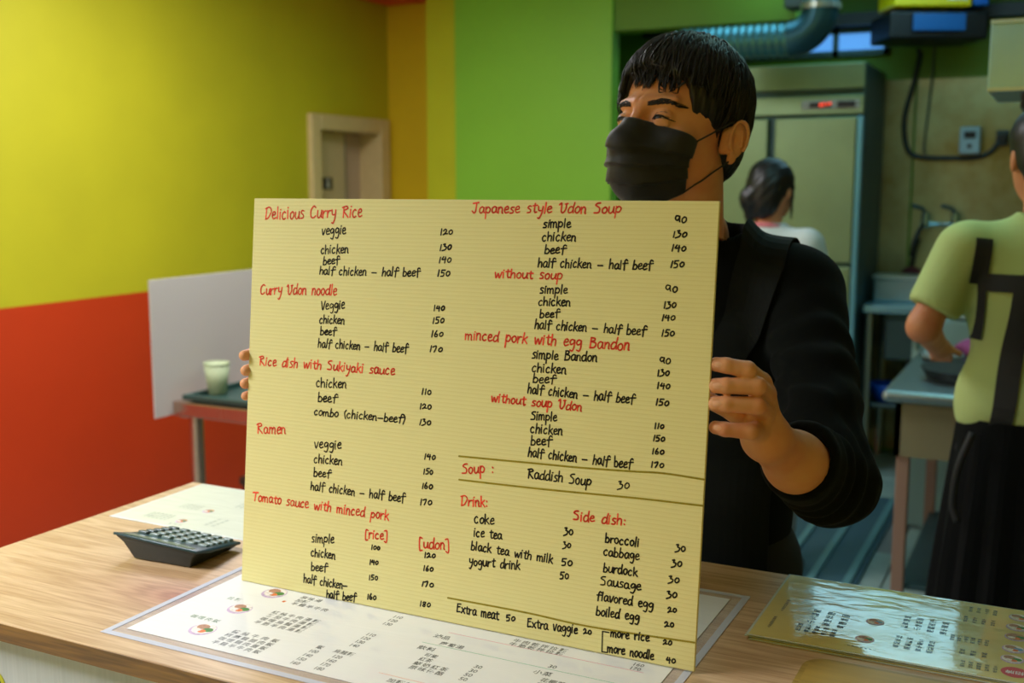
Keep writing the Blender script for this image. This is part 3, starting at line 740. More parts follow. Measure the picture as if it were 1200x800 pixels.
n.links.new(mr.outputs[0], mx.inputs['Factor']); n.links.new(mx.outputs['Result'], b.inputs['Base Color'])
b.inputs['Roughness'].default_value = .42; b.inputs['Specular IOR Level'].default_value = .35
bp = N(n, 'ShaderNodeBump', i_Strength=.07, i_Distance=.0006); n.links.new(sn.outputs[0], bp.inputs['Height']); n.links.new(bp.outputs[0], b.inputs['Normal'])
MB().box((0, 0, -BT), (BW, BH, 0), .0007, seg=1).build('ribbed_sheet', m, BD)
red_ink = mat('red_ink', srgb(255, 78, 52), .5); blk_ink = mat('black_ink', srgb(14, 14, 16), .45); olv = mat('olive_ink', srgb(150, 134, 10), .5)
rg = np.random.default_rng(11)
for ln in TEXT.strip().split('\n'):
    k, t, c = ln.split('|'); q = [float(v)/10000 for v in c.split(',')]
    V, F = hand_text(t, *q, .00092 if k == 'K' else .00098, rg)
    o = link('handwritten_line', [(p[0], p[1], .00025) for p in V], F, red_ink if k == 'R' else blk_ink, BD)
    o['label'] = ('red heading reading "%s"' if k == 'R' else 'black writing reading "%s"') % t
for nm, P_ in (('ruled_line', [(0.3381, 0.2113), (0.4396, 0.2140), (0.5022, 0.2156), (0.5706, 0.2189), (0.6062, 0.2209), (0.6531, 0.2194)]), ('ruled_line', [(0.3396, 0.1819), (0.4564, 0.1842), (0.5723, 0.1883), (0.6530, 0.1897)]), ('ruled_line', [(0.3309, 0.0309), (0.4398, 0.0311), (0.5244, 0.0289), (0.6523, 0.0336)])):
    V, F = [], []; stroke_mesh(V, F, catmull(P_, 6), .0011); link(nm, [(p[0], p[1], .0002) for p in V], F, olv, BD)
V, F = [], []; stroke_mesh(V, F, [(0.5490, 0.0263), (0.5409, 0.0263), (0.5413, 0.0020), (0.5478, 0.0024)], .0008); link('bracket_mark', [(p[0], p[1], .0002) for p in V], F, blk_ink, BD)

# ------------------------------------------------------------------ printed type
_fc = {}
def glyphs(ch):
    if ch not in _fc:
        c = bpy.data.curves.new('t', 'FONT'); c.body = ch; c.size = 1; c.resolution_u = 2; c.offset = .012
        o = bpy.data.objects.new('t', c); COL.objects.link(o); bpy.context.view_layer.update()
        me = bpy.data.meshes.new_from_object(o.evaluated_get(bpy.context.evaluated_depsgraph_get()))
        v = np.array([x.co[:2] for x in me.vertices]) if len(me.vertices) else np.zeros((0, 2)); f = [tuple(p.vertices) for p in me.polygons]
        bpy.data.objects.remove(o); bpy.data.meshes.remove(me); _fc[ch] = (v, f)
    return _fc[ch]
def put_text(V, F, txt, x0, y0, x1, h, z, rot=0, ascii_w=.6):
    """glyphs side by side from x0 to x1, lower edge y0, height h"""
    n = len(txt); step = (x1-x0)/n
    for i, ch in enumerate(txt):
        v, f = glyphs(ch)
        if not len(v): continue
        lo, hi = v.min(0), v.max(0); wd = max(hi[0]-lo[0], .25 if ch != '1' else .45); s = h/(.78 if ord(ch) < 256 else .92)
        cx = (lo[0]+hi[0])/2; b = len(V)
        lowy = 0 if ord(ch) < 256 else -.1
        sx = min(s, step*.92/wd)
        for p in v:
            px, py = (p[0]-cx)*sx, (p[1]-lowy)*s
            if rot: px, py = -px, -py+h
            V.append((x0+step*((n-1-i if rot else i)+.5)+px, y0+py, z))
        F += [tuple(b+q for q in t) for t in f]
M_print = mat('print_grey', srgb(70, 74, 76), .35); M_printg = mat('print_green', srgb(90, 120, 90), .35)
m, n, b = nt('laminate'); MATS['laminate'] = m
b.inputs['Base Color'].default_value = srgb(225, 230, 240); b.inputs['Roughness'].default_value = .12; b.inputs['Alpha'].default_value = .16
nb = N(n, 'ShaderNodeTexNoise', i_Scale=9.0, i_Detail=2.0); tc = N(n, 'ShaderNodeTexCoord'); n.links.new(tc.outputs['Object'], nb.inputs['Vector'])
bp = N(n, 'ShaderNodeBump', i_Strength=.5, i_Distance=.003); n.links.new(nb.outputs[0], bp.inputs['Height']); n.links.new(bp.outputs[0], b.inputs['Normal'])
M_seal = mat('laminate_seal', srgb(232, 236, 250), .2, alpha=.62)
def menu_paper(name, col, wavy):
    m, n, b = nt(name); b.inputs['Base Color'].default_value = col; b.inputs['Roughness'].default_value = .5
    b.inputs['Coat Weight'].default_value = 1; b.inputs['Coat Roughness'].default_value = .06; b.inputs['Coat IOR'].default_value = 1.85 if wavy == .12 else 1.5
    tc = N(n, 'ShaderNodeTexCoord'); mp = N(n, 'ShaderNodeMapping'); mp.inputs['Scale'].default_value = (5, 17, 1); mp.inputs['Rotation'].default_value = (0, 0, .2)
    n.links.new(tc.outputs['Object'], mp.inputs[0])
    nb = N(n, 'ShaderNodeTexNoise', i_Scale=2.2, i_Detail=3.0, i_Distortion=.8); n.links.new(mp.outputs[0], nb.inputs['Vector'])
    bp = N(n, 'ShaderNodeBump', i_Strength=wavy, i_Distance=.004); n.links.new(nb.outputs[0], bp.inputs['Height']); n.links.new(bp.outputs[0], b.inputs['Coat Normal'])
    MATS[name] = m; return m
food = {k: mat('food_'+k, srgb(*v), .6, vary=.25, nscale=300) for k, v in dict(rim=(196, 170, 200), rice=(232, 222, 214), meat=(178, 130, 100), green=(70, 130, 60), carrot=(225, 120, 60), soup=(190, 150, 96), blue=(120, 160, 200), dark=(96, 70, 56)).items()}
def bowl(parent, x, y, z, r, k=0):
    """a printed bowl: flat overlapping colour shapes"""
    def disc(cx, cy, rx, ry, dz, mt):
        V = [(x+cx*r+rx*r*math.cos(t), y+cy*r+ry*r*math.sin(t), z+dz) for t in np.linspace(0, 2*PI, 28, endpoint=False)]
        link('bowl_picture', V, [tuple(range(28))], mt, parent)
    disc(0, -.08, 1, 1, 0, food['rim']); disc(0, .05, .88, .86, .00004, food['rice' if k != 2 else 'soup'])
    disc(-.25, .3, .5, .42, .00008, food['meat']); disc(.42, -.02, .42, .34, .00012, food['green' if k != 3 else 'blue']); disc(.15, -.35, .3, .26, .00016, food['carrot']); disc(-.35, -.3, .35, .25, .0002, food['rice'])
def sleeve(parent, x0, y0, x1, y1, z, border, t=.0006, w_=.009):
    MB().box((x0-border, y0-border, z), (x1+border, y1+border, z+t*.5)).build('film', MATS['laminate'], parent)
    s = MB()
    for a, b_ in (((x0-border, y0-border), (x1+border, y0-border+w_)), ((x0-border, y1+border-w_), (x1+border, y1+border)), ((x0-border, y0-border+w_), (x0-border+w_, y1+border-w_)), ((x1+border-w_, y0-border+w_), (x1+border, y1+border-w_))):
        s.box((a[0], a[1], z+t*.5), (b_[0], b_[1], z+t))
    s.build('sealed_edge', M_seal, parent)
# menu under the board
M1 = empty('laminated_menu', 'large white laminated paper menu lying under the handwritten board', 'menu')
px0, py0, px1, py1, pz = -1.019, .9625, -.374, 1.395, CZ
sleeve(M1, px0, py0, px1, py1, pz+.0002, .022)
MB().box((px0, py0, pz+.0006), (px1, py1, pz+.0010)).build('paper', menu_paper('white_menu_paper', srgb(238, 238, 236), .15), M1)
zt = pz+.00105; V, F = [], []
def T(t, x0, y0, x1, h=.0095): put_text(V, F, t, x0, y0, x1, h, zt)
for k, t in enumerate(('醬燒牛肉飯', '椒麻雞腿肉飯', '咖哩雞肉蓋飯', '半雞半牛肉飯')): T(t, -.8975, 1.0100-.0117*k, -.822)
for k, t in enumerate(('紅燒牛肉湯麵', '番茄牛肉湯麵', '咖哩烏龍湯麵', '半筋半肉湯麵')): T(t, -.892, 1.0815-.0117*k, -.815)
T('原味湯', -.8902, 1.140, -.855); T('加麵', -.8895, 1.1285, -.869); T('半雞半牛肉', -.8884, 1.1172, -.828)
T('飯', -.7742, 1.019, -.7644); T('烏龍麵', -.7488, 1.019, -.7204)
for k, t in enumerate(('100', '140', '150', '160')): T(t, -.7755, 1.007-.0118*k, -.7625, .0085)
for k, t in enumerate(('120', '160', '170', '180')): T(t, -.7418, 1.007-.0118*k, -.7285, .0085); T(('110', '120', '130', '140')[k], -.7424, 1.078-.0118*k, -.729, .0085)
for k, t in enumerate(('110', '120', '130')): T(t, -.743, 1.140-.0122*k, -.729, .0085)
T('滷品', -.6659, 1.110, -.6426, .0105); T('蘿蔔湯', -.6482, 1.094, -.6144); T('飲料', -.6661, 1.0725, -.6415, .0105); T('可樂', -.6473, 1.0575, -.6294); T('紅茶', -.6471, 1.045, -.6294)
T('鮮奶紅茶', -.6475, 1.0325, -.6007); T('原味優酪', -.6465, 1.0212, -.5995)
for k, t in enumerate(('30', '30', '50', '50')): T(t, -.5798, 1.0568-.0117*k, -.5695, .0085)
T('牛肉乾拌拉麵', -.5733, 1.1410, -.4998); T('牛筋乾拌拉麵', -.5735, 1.1302, -.500); T('30', -.504, 1.0955, -.4935, .0085); T('小菜', -.5133, 1.0735, -.490, .0105)
T('花椰菜', -.4973, 1.0585, -.4669); T('高麗菜', -.4973, 1.0465, -.4669); T('牛蒡絲', -.4973, 1.0345, -.4669); T('30', -.425, 1.0585, -.4145, .0085); T('30', -.425, 1.0465, -.4145, .0085)
T('160', -.4195, 1.144, -.4052, .0085); T('170', -.4192, 1.133, -.4052, .0085); T('加麵加飯', -.6504, .9815, -.605); T('20', -.57, .9815, -.559, .0085)
link('printed_text', V, F, M_print, M1)['kind'] = 'stuff'
V, F = [], []
T('咖哩肉飯', -.977, 1.0255, -.929, .0095); T('拉麵', -.9766, 1.095, -.9527, .009)
link('printed_text', V, F, M_printg, M1)['kind'] = 'stuff'
bowl(M1, -.9318, 1.0035, zt, .0175); bowl(M1, -.9355, 1.0770, zt, .0165, 1); bowl(M1, -.9305, 1.1415, zt, .0175)
link('orange_mark', [(-.903, 1.120, zt), (-.8985, 1.119, zt), (-.8975, 1.124, zt), (-.902, 1.125, zt)], [(0, 1, 2, 3)], food['carrot'], M1)
for (a, y, b_, mt_) in ((-.654, 1.1302, -.400, mat('line_pink', srgb(225, 130, 150), .4)), (-.668, 1.091, -.376, mat('line_green', srgb(90, 180, 140), .4)), (-.668, .9965, -.400, mat('line_orange', srgb(235, 160, 130), .4))):
    link('rule', [(a, y, zt), (b_, y, zt), (b_, y+.0009, zt), (a, y+.0009, zt)], [(0, 1, 2, 3)], mt_, M1)
# stack of menus on the right
FILL = '牛肉麵雞飯湯咖哩烏龍拉紅燒醬加大小菜豆腐蛋蔥油青花椰玉米番茄味噌'
def block(V, F, x0, y0, x1, y1, rows, z, seed, rot=1, cols=None):
    r_ = random.Random(seed); ph = (y1-y0)/rows
    for k in range(rows):
        nchr = cols or max(2, int((x1-x0)/(ph*1.15))); put_text(V, F, ''.join(r_.choice(FILL) for _ in range(nchr)), x0, y0+ph*k, x1, ph*.74, z, rot)
ME = None
gp = 'stack of cream laminated menus at the right end of the counter'
for k in range(3):
    M2 = empty('laminated_menu', ('topmost cream laminated menu of the stack at the right, with bowls and a red seal', 'middle cream laminated menu, edge showing in the stack at the right', 'lowest cream laminated menu of the stack at the right, touching the counter')[2-k], 'menu', (0, 0, 0), 0, gp)
    z0 = CZ+.0002+.0022*k; dx = (.004, -.002, 0)[k]; dy = (-.002, .001, 0)[k]
    x0, y0, x1, y1 = -.3195+dx, 1.283+dy, .105+dx, 1.511+dy
    MB().box((x0-.003, y0-.003, z0), (x1+.003, y1+.003, z0+.0009), .0003, seg=1).build('film', mat('thick_film', srgb(196, 204, 190), .25), M2)
    MB().box((x0, y0, z0+.0009), (x1, y1, z0+.0013)).build('paper', menu_paper('cream_menu_paper', srgb(226, 208, 118), .12), M2)
zt = CZ+.0002+.0044+.0015; V, F = [], []
block(V, F, -.268, 1.348, -.214, 1.400, 4, zt, 1); block(V, F, -.274, 1.318, -.222, 1.345, 3, zt, 2)
block(V, F, -.3035, 1.372, -.297, 1.416, 7, zt, 3, 1, 1); block(V, F, -.3055, 1.312, -.2995, 1.352, 7, zt, 4, 1, 1)
block(V, F, -.2067, 1.299, -.172, 1.303, 1, zt, 5); block(V, F, -.16, 1.385, -.10, 1.43, 4, zt, 6); block(V, F, -.16, 1.32, -.11, 1.36, 4, zt, 9)
for k, (a, c, d_, e_, r_) in enumerate(((-.088, 1.478, -.050, 1.498, 3), (-.092, 1.440, -.050, 1.462, 3), (-.100, 1.372, -.054, 1.392, 3), (-.088, 1.335, -.052, 1.352, 2), (-.083, 1.298, -.040, 1.318, 3))): block(V, F, a, c, d_, e_, r_, zt, 20+k)
link('printed_text', V, F, M_print, M2)['kind'] = 'stuff'
bowl(M2, -.190, 1.329, zt, .011); bowl(M2, -.187, 1.389, zt, .011, 3)
for k, (x, y) in enumerate(((-.0262, 1.484), (-.0276, 1.449), (-.0276, 1.416), (-.0285, 1.377), (-.0284, 1.3455))): bowl(M2, x, y, zt, .0125, k % 4)
sl = [(-.0242+.0145*math.cos(t), 1.308+.0145*math.sin(t), zt) for t in np.linspace(0, 2*PI, 32, endpoint=False)]
link('red_seal', sl, [tuple(range(32))], mat('seal_red', srgb(200, 50, 50), .4), M2)
V, F = [], []; put_text(V, F, '招牌', -.034, 1.303, -.014, .009, zt+.00005, 1); link('seal_text', V, F, M_white, M2)
# menu at the back left
M3 = empty('laminated_menu', 'pale laminated menu lying at the back left corner of the counter, behind the calculator', 'menu')
MB().box((-1.4005, 1.298, CZ+.0002), (-1.02, 1.521, CZ+.0008), .0003, seg=1).build('film', mat('pale_film', srgb(225, 230, 222), .2), M3)
MB().box((-1.395, 1.303, CZ+.0008), (-1.025, 1.516, CZ+.0011)).build('paper', menu_paper('pale_menu_paper', srgb(222, 226, 206), .3), M3)
zt = CZ+.00115; V, F = [], []
block(V, F, -1.352, 1.322, -1.299, 1.352, 4, zt, 31); block(V, F, -1.336, 1.388, -1.293, 1.414, 4, zt, 32); block(V, F, -1.285, 1.31, -1.255, 1.318, 1, zt, 33); block(V, F, -1.23, 1.33, -1.20, 1.37, 4, zt, 34); block(V, F, -1.25, 1.43, -1.2, 1.46, 4, zt, 35)
link('printed_text', V, F, mat('print_pale', srgb(150, 160, 140), .4), M3)['kind'] = 'stuff'
for x, y in ((-1.2725, 1.331), (-1.2706, 1.393)): bowl(M3, x, y, zt, .010, 2)
# wooden tray, near right
tr = empty('wooden_tray', 'yellow wooden tray with a rounded corner at the bottom right edge', 'tray', (0, 0, 0))
def rrect(x0, y0, x1, y1, r, z, seg=8):
    P = []
    for cx, cy, a0 in ((x1-r, y1-r, 0), (x0+r, y1-r, PI/2), (x0+r, y0+r, PI), (x1-r, y0+r, 1.5*PI)):
        P += [(cx+r*math.cos(a0+t), cy+r*math.sin(a0+t), z) for t in np.linspace(0, PI/2, seg)]
    return P
def rslab(name, m_, par, x0, y0, x1, y1, r, z0, z1):
    a, b_ = rrect(x0, y0, x1, y1, r, z0), rrect(x0, y0, x1, y1, r, z1); k = len(a)
    return link(name, a+b_, [tuple(range(k))[::-1], tuple(range(k, 2*k))]+[(i, (i+1) % k, k+(i+1) % k, k+i) for i in range(k)], m_, par)
rslab('tray_board', M_trayw, tr, -.242, .99, .14, 1.250, .028, CZ+.0002, CZ+.006)
rslab('tray_inset', mat('tray_inset_wood', srgb(168, 134, 52), .4, vary=.1, nscale=8, stretch=(1, 12, 1)), tr, -.236, .996, .134, 1.244, .024, CZ+.006, CZ+.0063)

# ------------------------------------------------------------------ calculator, display end towards the customers
CA = empty('calculator', 'dark green desk calculator with grey keys on the counter', 'calculator')
A_, B_, C_, D_ = [Vector(p) for p in ((-1.236, 1.150, .986), (-1.083, 1.158, .9765), (-1.092, 1.264, .962), (-1.228, 1.262, .966))]
def Q(s, t, h=0):
    p = A_*(1-s)*(1-t)+B_*s*(1-t)+C_*s*t+D_*(1-s)*t
    # the display end is tipped up a little more than the key field
    nz = ((B_-A_).cross(D_-A_)).normalized(); return p+nz*(h+(.004*max(0, .3-t)/.3))
mc = mat('calc_green', srgb(26, 62, 70), .32); mcd = mat('calc_dark', srgb(28, 40, 40), .45)
def loft(name, rings, m_, par, bev=.0):
    V = [p for r in rings for p in r]; k = len(rings[0]); F = [tuple(range(k))[::-1], tuple(range(len(V)-k, len(V)))]
    for i in range(len(rings)-1): F += [(i*k+j, i*k+(j+1) % k, (i+1)*k+(j+1) % k, (i+1)*k+j) for j in range(k)]
    mb = MB(); mb.quads(V, F)
    if bev: bmesh.ops.bevel(mb.bm, geom=list(mb.bm.edges), offset=bev, segments=2, affect='EDGES', profile=.5, clamp_overlap=True)
    return mb.build(name, m_, par, smooth=50)
loft('top_plate', [[Q(0, 0, -.004), Q(1, 0, -.004), Q(1, .3, -.004), Q(1, 1, -.004), Q(0, 1, -.004), Q(0, .3, -.004)], [Q(0, 0), Q(1, 0), Q(1, .3), Q(1, 1), Q(0, 1), Q(0, .3)]], mc, CA, .0012)
base_ = [Vector(p) for p in ((-1.205, 1.160, CZ+.001), (-1.104, 1.166, CZ+.001), (-1.104, 1.252, CZ+.001), (-1.212, 1.252, CZ+.001))]
loft('body', [base_, [Q(.1, .05, -.012), Q(.93, .05, -.012), Q(.95, .95, -.008), Q(.06, .95, -.008)], [Q(.02, .015, -.004), Q(.985, .015, -.004), Q(.98, .98, -.004), Q(.02, .98, -.004)]], mcd, CA, .0015)
loft('display', [[Q(.08, .06, .0002), Q(.92, .06, .0002), Q(.92, .24, .0002), Q(.08, .24, .0002)], [Q(.08, .06, .001), Q(.92, .06, .001), Q(.92, .24, .001), Q(.08, .24, .001)]], mat('lcd_green', srgb(120, 135, 110), .2), CA)
mk_ = [mat('key_grey', srgb(96, 116, 108), .3, coat=.5), mat('key_dark', srgb(58, 78, 76), .3, coat=.5)]
for i in range(6):
    for j in range(5):
        s0, s1 = .05+i*.152, .05+i*.152+.125; t0, t1 = .33+j*.13, .33+j*.13+.095
        k_ = loft('key', [[Q(s0, t0, 0), Q(s1, t0, 0), Q(s1, t1, 0), Q(s0, t1, 0)], [Q(s0+.012, t0+.01, .0045), Q(s1-.012, t0+.01, .0045), Q(s1-.012, t1-.01, .0045), Q(s0+.012, t1-.01, .0045)]], mk_[0 if i > 0 else 1], CA, .0008)
# ------------------------------------------------------------------ people
def skin_mat(name, col, blush):
    m, n, b = nt(name); tc = N(n, 'ShaderNodeTexCoord'); no = N(n, 'ShaderNodeTexNoise', i_Scale=18.0, i_Detail=4.0); n.links.new(tc.outputs['Object'], no.inputs['Vector'])
    mr = N(n, 'ShaderNodeMapRange', i_From_Min=.35, i_From_Max=.7); n.links.new(no.outputs[0], mr.inputs[0])
    mx = N(n, 'ShaderNodeMix', data_type='RGBA'); mx.inputs['A'].default_value = col; mx.inputs['B'].default_value = blush
    n.links.new(mr.outputs[0], mx.inputs['Factor']); n.links.new(mx.outputs['Result'], b.inputs['Base Color'])
    b.inputs['Roughness'].default_value = .55; b.inputs['Specular IOR Level'].default_value = .35; b.inputs['Subsurface Weight'].default_value = .12; b.inputs['Subsurface Radius'].default_value = (.01, .004, .002); b.inputs['Subsurface Scale'].default_value = 1
    nb = N(n, 'ShaderNodeTexNoise', i_Scale=420.0, i_Detail=2.0); n.links.new(tc.outputs['Object'], nb.inputs['Vector'])
    bp = N(n, 'ShaderNodeBump', i_Strength=.15, i_Distance=.0005); n.links.new(nb.outputs[0], bp.inputs['Height']); n.links.new(bp.outputs[0], b.inputs['Normal'])
    MATS[name] = m; return m
M_skin = skin_mat('skin', srgb(222, 160, 112), srgb(214, 140, 98))
M_hair = mat('hair_black', srgb(12, 12, 13), .46, spec=.5)
M_knit = mat('knit_black', srgb(5, 9, 8), .9, sheen=.02, spec=.15, bump=.3, bscale=900)
M_apron = mat('apron_dark', srgb(18, 22, 21), .8, spec=.2, bump=.2, bscale=600)
M_trous = mat('trousers_dark', srgb(24, 26, 30), .8)
M_shoe = mat('shoe_black', srgb(18, 18, 18), .5)
M_maskm = mat('mask_black', srgb(14, 15, 15), .6, bump=.25, bscale=700, sheen=.15)
M_eyew = mat('eye_white', srgb(150, 130, 116), .5); M_iris = mat('iris_dark', srgb(22, 14, 10), .45)
M_lash = mat('lash_black', srgb(20, 14, 12), .6)
def wchild(o, par):
    o.parent = par; o.location = -Vector(par.location); return o

PL = Vector((-.53, 1.76, 0))
MAN = empty('person', 'man in a black face mask, black sweater and dark apron holding up the handwritten board', 'person', PL)
# ---- head, own frame: face to -y, his left +x, eyes at z 0
HS = 1.045
Mh = Matrix.Translation((-.541, 1.638, 1.580)) @ Matrix.Rotation(math.radians(-18), 4, 'Z') @ Matrix.Rotation(math.radians(-9), 4, 'X') @ Matrix.Scale(HS, 4)
def f_ear(P, sgn):
    X = P[0]*sgn; Q_ = (X, P[1], P[2]); a = .50; ca, sa = math.cos(a), math.sin(a)
    c = (.078, .014, -.017); R3 = [[ca, sa, 0], [-sa, ca, 0], [0, .0, 1]]
    ax = np.array([[ca, sa, 0], [-sa, ca, 0], [0, 0, 1.]])        # local axes as rows: out, back, up
    q = [Q_[i]-c[i] for i in range(3)]
    o_ = q[0]*ca-q[1]*sa*-1*-1; 
    out = q[0]*ca - q[1]*sa; back = q[0]*sa + q[1]*ca; upz = q[2]-back*.25
    L = (out, back, upz)
    d = ell(L, (.0005, .014, 0), (.0050, .0150, .026))
    # helix rim
    rim = None
    for t0 in range(-50, 230, 20):
        p = [(.0070, .0150+.0135*math.cos(math.radians(t)), .002+.0235*math.sin(math.radians(t))) for t in (t0, t0+20)]
        cc = cap(L, p[0], p[1], .0025, .0025); rim = cc if rim is None else np.minimum(rim, cc)
    d = smin(d, rim, .003)
    d = smin(d, ell(L, (.003, .008, -.0255), (.0042, .0070, .0085)), .004)      # lobe
    d = smax(d, -ell(L, (.0095, .011, -.002), (.0080, .0070, .0125)), .002)   # concha
    d = smin(d, cap(L, (.0065, .019, .011), (.0070, .0195, -.010), .0018, .0022), .002)
    d = smin(d, ell(L, (.0055, .002, -.005), (.0035, .0032, .0052)), .003)      # tragus
    d = smin(d, cap(L, (-.006, .0, -.01), (-.004, .002, .012), .008, .008), .006)
    return d
def f_head(P, soft=False):
    d = ell(P, (0, .014, .036), (.0760, .0945, .080))
    d = smin(d, ell(P, (0, -.026, -.030), (.0625, .062, .078)), .03)
    d = smin(d, ell(P, (0, -.046, -.092), (.036, .038, .026)), .03)
    X = np.abs(P[0]); S = (X, P[1], P[2])
    d = smin(d, ell(S, (.050, -.004, -.062), (.018, .030, .032)), .025)
    d = smin(d, ell(S, (.046, -.060, -.030), (.020, .019, .017)), .018)
    d = smin(d, cap(S, (.006, -.0875, .020), (.044, -.072, .022), .009, .007), .012)
    d = smin(d, cap(P, (0, .03, -.07), (0, .055, -.21), .057, .060), .03)
    d = smin(d, cap(P, (0, -.090, .012), (0, -.110, -.034), .0065, .0115), .012)
    d = smin(d, ell(S, (.0115, -.098, -.038), (.0075, .011, .0075)), .008)
    d = smax(d, -ell(S, (.031, -.103, .001), (.017, .014, .0095)), .010)
    if not soft:
        d = smin(d, ell(S, (.0315, -.0765, -.001), (.0145, .0135, .0120)), .005)     # lids over the ball
        # bulge under a smiling eye
        d = smin(d, cap(S, (.020, -.0875, -.0115), (.041, -.080, -.0105), .0032, .0028), .005)
        # crease over the upper lid
        d = smax(d, -cap(S, (.019, -.0915, .0075), (.044, -.079, .0055), .0012, .0012), .002)
        # slit
        xx = (S[0]-.0325)/.0135; hh_ = .0025*np.sqrt(np.clip(1-xx*xx, 0, 1)); zc_ = -.0022+.0016*(1-xx*xx)
        s = np.maximum(np.abs(S[2]-zc_)-hh_, np.maximum(np.abs(xx)-1, 0)*.0135); s = np.maximum(s, S[1]+.078)
        d = smax(d, -s, .0008)
        d = smin(d, ell(P, (0, -.084, -.066), (.023, .012, .006)), .004); d = smin(d, ell(P, (0, -.083, -.076), (.020, .012, .007)), .004)
    return d
f_all = lambda P: np.minimum(np.minimum(f_head(P), f_ear(P, 1)), f_ear(P, -1))
Mh_np = np.array(Mh); Mhi = np.linalg.inv(Mh_np)
parts_v, parts_q, off = [], [], 0
def addp(v, q, xf=None):
    global off
    if xf is not None: v = v@xf[:3, :3].T+xf[:3, 3]
    parts_v.append(v); parts_q.append(q+off); off += len(v)
addp(*surface_nets(f_head, (-.092, -.135, -.15), (.092, .125, .128), .0014), Mh_np)
for s in (1, -1):
    lo, hi = ((.055, -.02, -.065), (.125, .065, .035)) if s > 0 else ((-.125, -.02, -.065), (-.055, .065, .035))
    addp(*surface_nets(lambda P: f_ear(P, s), lo, hi, .0012), Mh_np)
# ---- joints in the room
ShL, ElL, WrL = (-.365, 1.745, 1.325), (-.272, 1.508, 1.098), (-.3097, 1.2938, 1.1993)
ShR, ElR, WrR = (-.700, 1.775, 1.325), (-.945, 1.615, 1.120), (-.985, 1.335, 1.195)
FL = dict(index=[(-.3452, 1.1995, 1.2986), (-.3340, 1.2012, 1.2979), (-.3125, 1.2114, 1.293), (-.3098, 1.26, 1.2709)],
    middle=[(-.3445, 1.1955, 1.275), (-.3322, 1.1970, 1.2757), (-.3010, 1.2131, 1.2752), (-.3034, 1.2609, 1.2564)],
    ring=[(-.3435, 1.1930, 1.2551), (-.3309, 1.1945, 1.2554), (-.3000, 1.2106, 1.2534), (-.3042, 1.2597, 1.2371)],
    pinky=[(-.3424, 1.1945, 1.2277), (-.3320, 1.1958, 1.2263), (-.3064, 1.2078, 1.2239), (-.3099, 1.2535, 1.2165)])
FRad = dict(index=(.0082, .0087, .0098, .0125), middle=(.0086, .0089, .0102, .0125), ring=(.0086, .0089, .0100, .0120), pinky=(.0077, .0081, .0094, .0115))
def f_handL(P):
    d = None
    for k in FL:
        c = chain(P, FL[k], FRad[k], .003)
        d = c if d is None else np.minimum(d, c) if False else smin(d, c, .0022)
    palm = smin(cap(P, FL['index'][3], FL['pinky'][3], .0115, .0105), cap(P, (-.308, 1.270, 1.256), (-.3075, 1.2900, 1.208), .0145, .020), .012)
    palm = smin(palm, cap(P, (-.310, 1.262, 1.228), WrL, .0135, .0225), .012)
    palm = smin(palm, cap(P, (-.314, 1.262, 1.214), WrL, .0125, .0225), .010)
    d = smin(d, palm, .006)
    th = chain(P, [(-.382, 1.226, 1.262), (-.362, 1.226, 1.252), (-.336, 1.246, 1.236), (-.318, 1.282, 1.208)], (.0085, .0092, .0105, .015), .005)
    d = smin(d, th, .005)
    # forearm: oval, fuller below the elbow
    d = smin(d, cap(P, WrL, (-.293, 1.385, 1.150), .0255, .036), .02)
    d = smin(d, cap(P, (-.293, 1.385, 1.150), ElL, .036, .040), .02)
    return d
addp(*surface_nets(f_handL, (-.40, 1.175, 1.05), (-.225, 1.56, 1.33), .0019))
tipsR = [(-1.0265, 1.2095, z) for z in (1.2640, 1.2430, 1.2245, 1.207)]
def f_handR(P):
    P = (P[0]-.018, P[1]+.022, P[2])
    d = None
    for k, (t, mcp) in enumerate(zip(tipsR, [(-1.002, 1.290, 1.262), (-1.006, 1.295, 1.243), (-1.004, 1.297, 1.225), (-.998, 1.293, 1.208)])):
        r = (.0082, .0084, .0082, .0070)[k]
        c = chain(P, [(t[0]+.002*(k == 1), t[1], t[2]), (t[0]-.0005, t[1]+.02, t[2]), (t[0]-.004, t[1]+.045, t[2]), mcp], (r*.92, r, r*1.06, r*1.2), .003); d = c if d is None else smin(d, c, .002)
    palm = smin(cap(P, (-.999, 1.293, 1.26), (-.997, 1.296, 1.210), .013, .012), cap(P, (-.995, 1.30, 1.235), WrR, .020, .024), .015)
    d = smin(d, palm, .006)
    d = smin(d, chain(P, [(-.955, 1.236, 1.262), (-.965, 1.246, 1.255), (-.982, 1.272, 1.243), (-.990, 1.312, 1.215)], (.009, .0095, .0108, .015), .005), .005)
    d = smin(d, cap(P, WrR, (-.97, 1.43, 1.165), .0245, .034), .02); return smin(d, cap(P, (-.97, 1.43, 1.165), ElR, .035, .040), .02)
addp(*surface_nets(f_handR, (-1.05, 1.15, 1.06), (-.88, 1.64, 1.30), .0024))
# body under the clothes, coarse, so that neck and arms are one figure
def f_inner(P):
    d = smin(ell(P, (-.53, 1.765, 1.20), (.145, .085, .19)), ell(P, (-.53, 1.76, .98), (.135, .085, .17)), .06)
    d = smin(d, cap(P, ShL, ShR, .045, .045), .05); d = smin(d, cap(P, (-.525, 1.735, 1.30), (-.525, 1.710, 1.42), .050, .046), .03)
    d = smin(d, cap(P, ShL, ElL, .043, .037), .03); d = smin(d, cap(P, ShR, ElR, .043, .037), .03); return d
addp(*surface_nets(f_inner, (-1.02, 1.42, .78), (-.2, 1.9, 1.5), .010))
body = linkme('body', np_mesh('body', np.concatenate(parts_v), np.concatenate(parts_q)), M_skin); wchild(body, MAN)

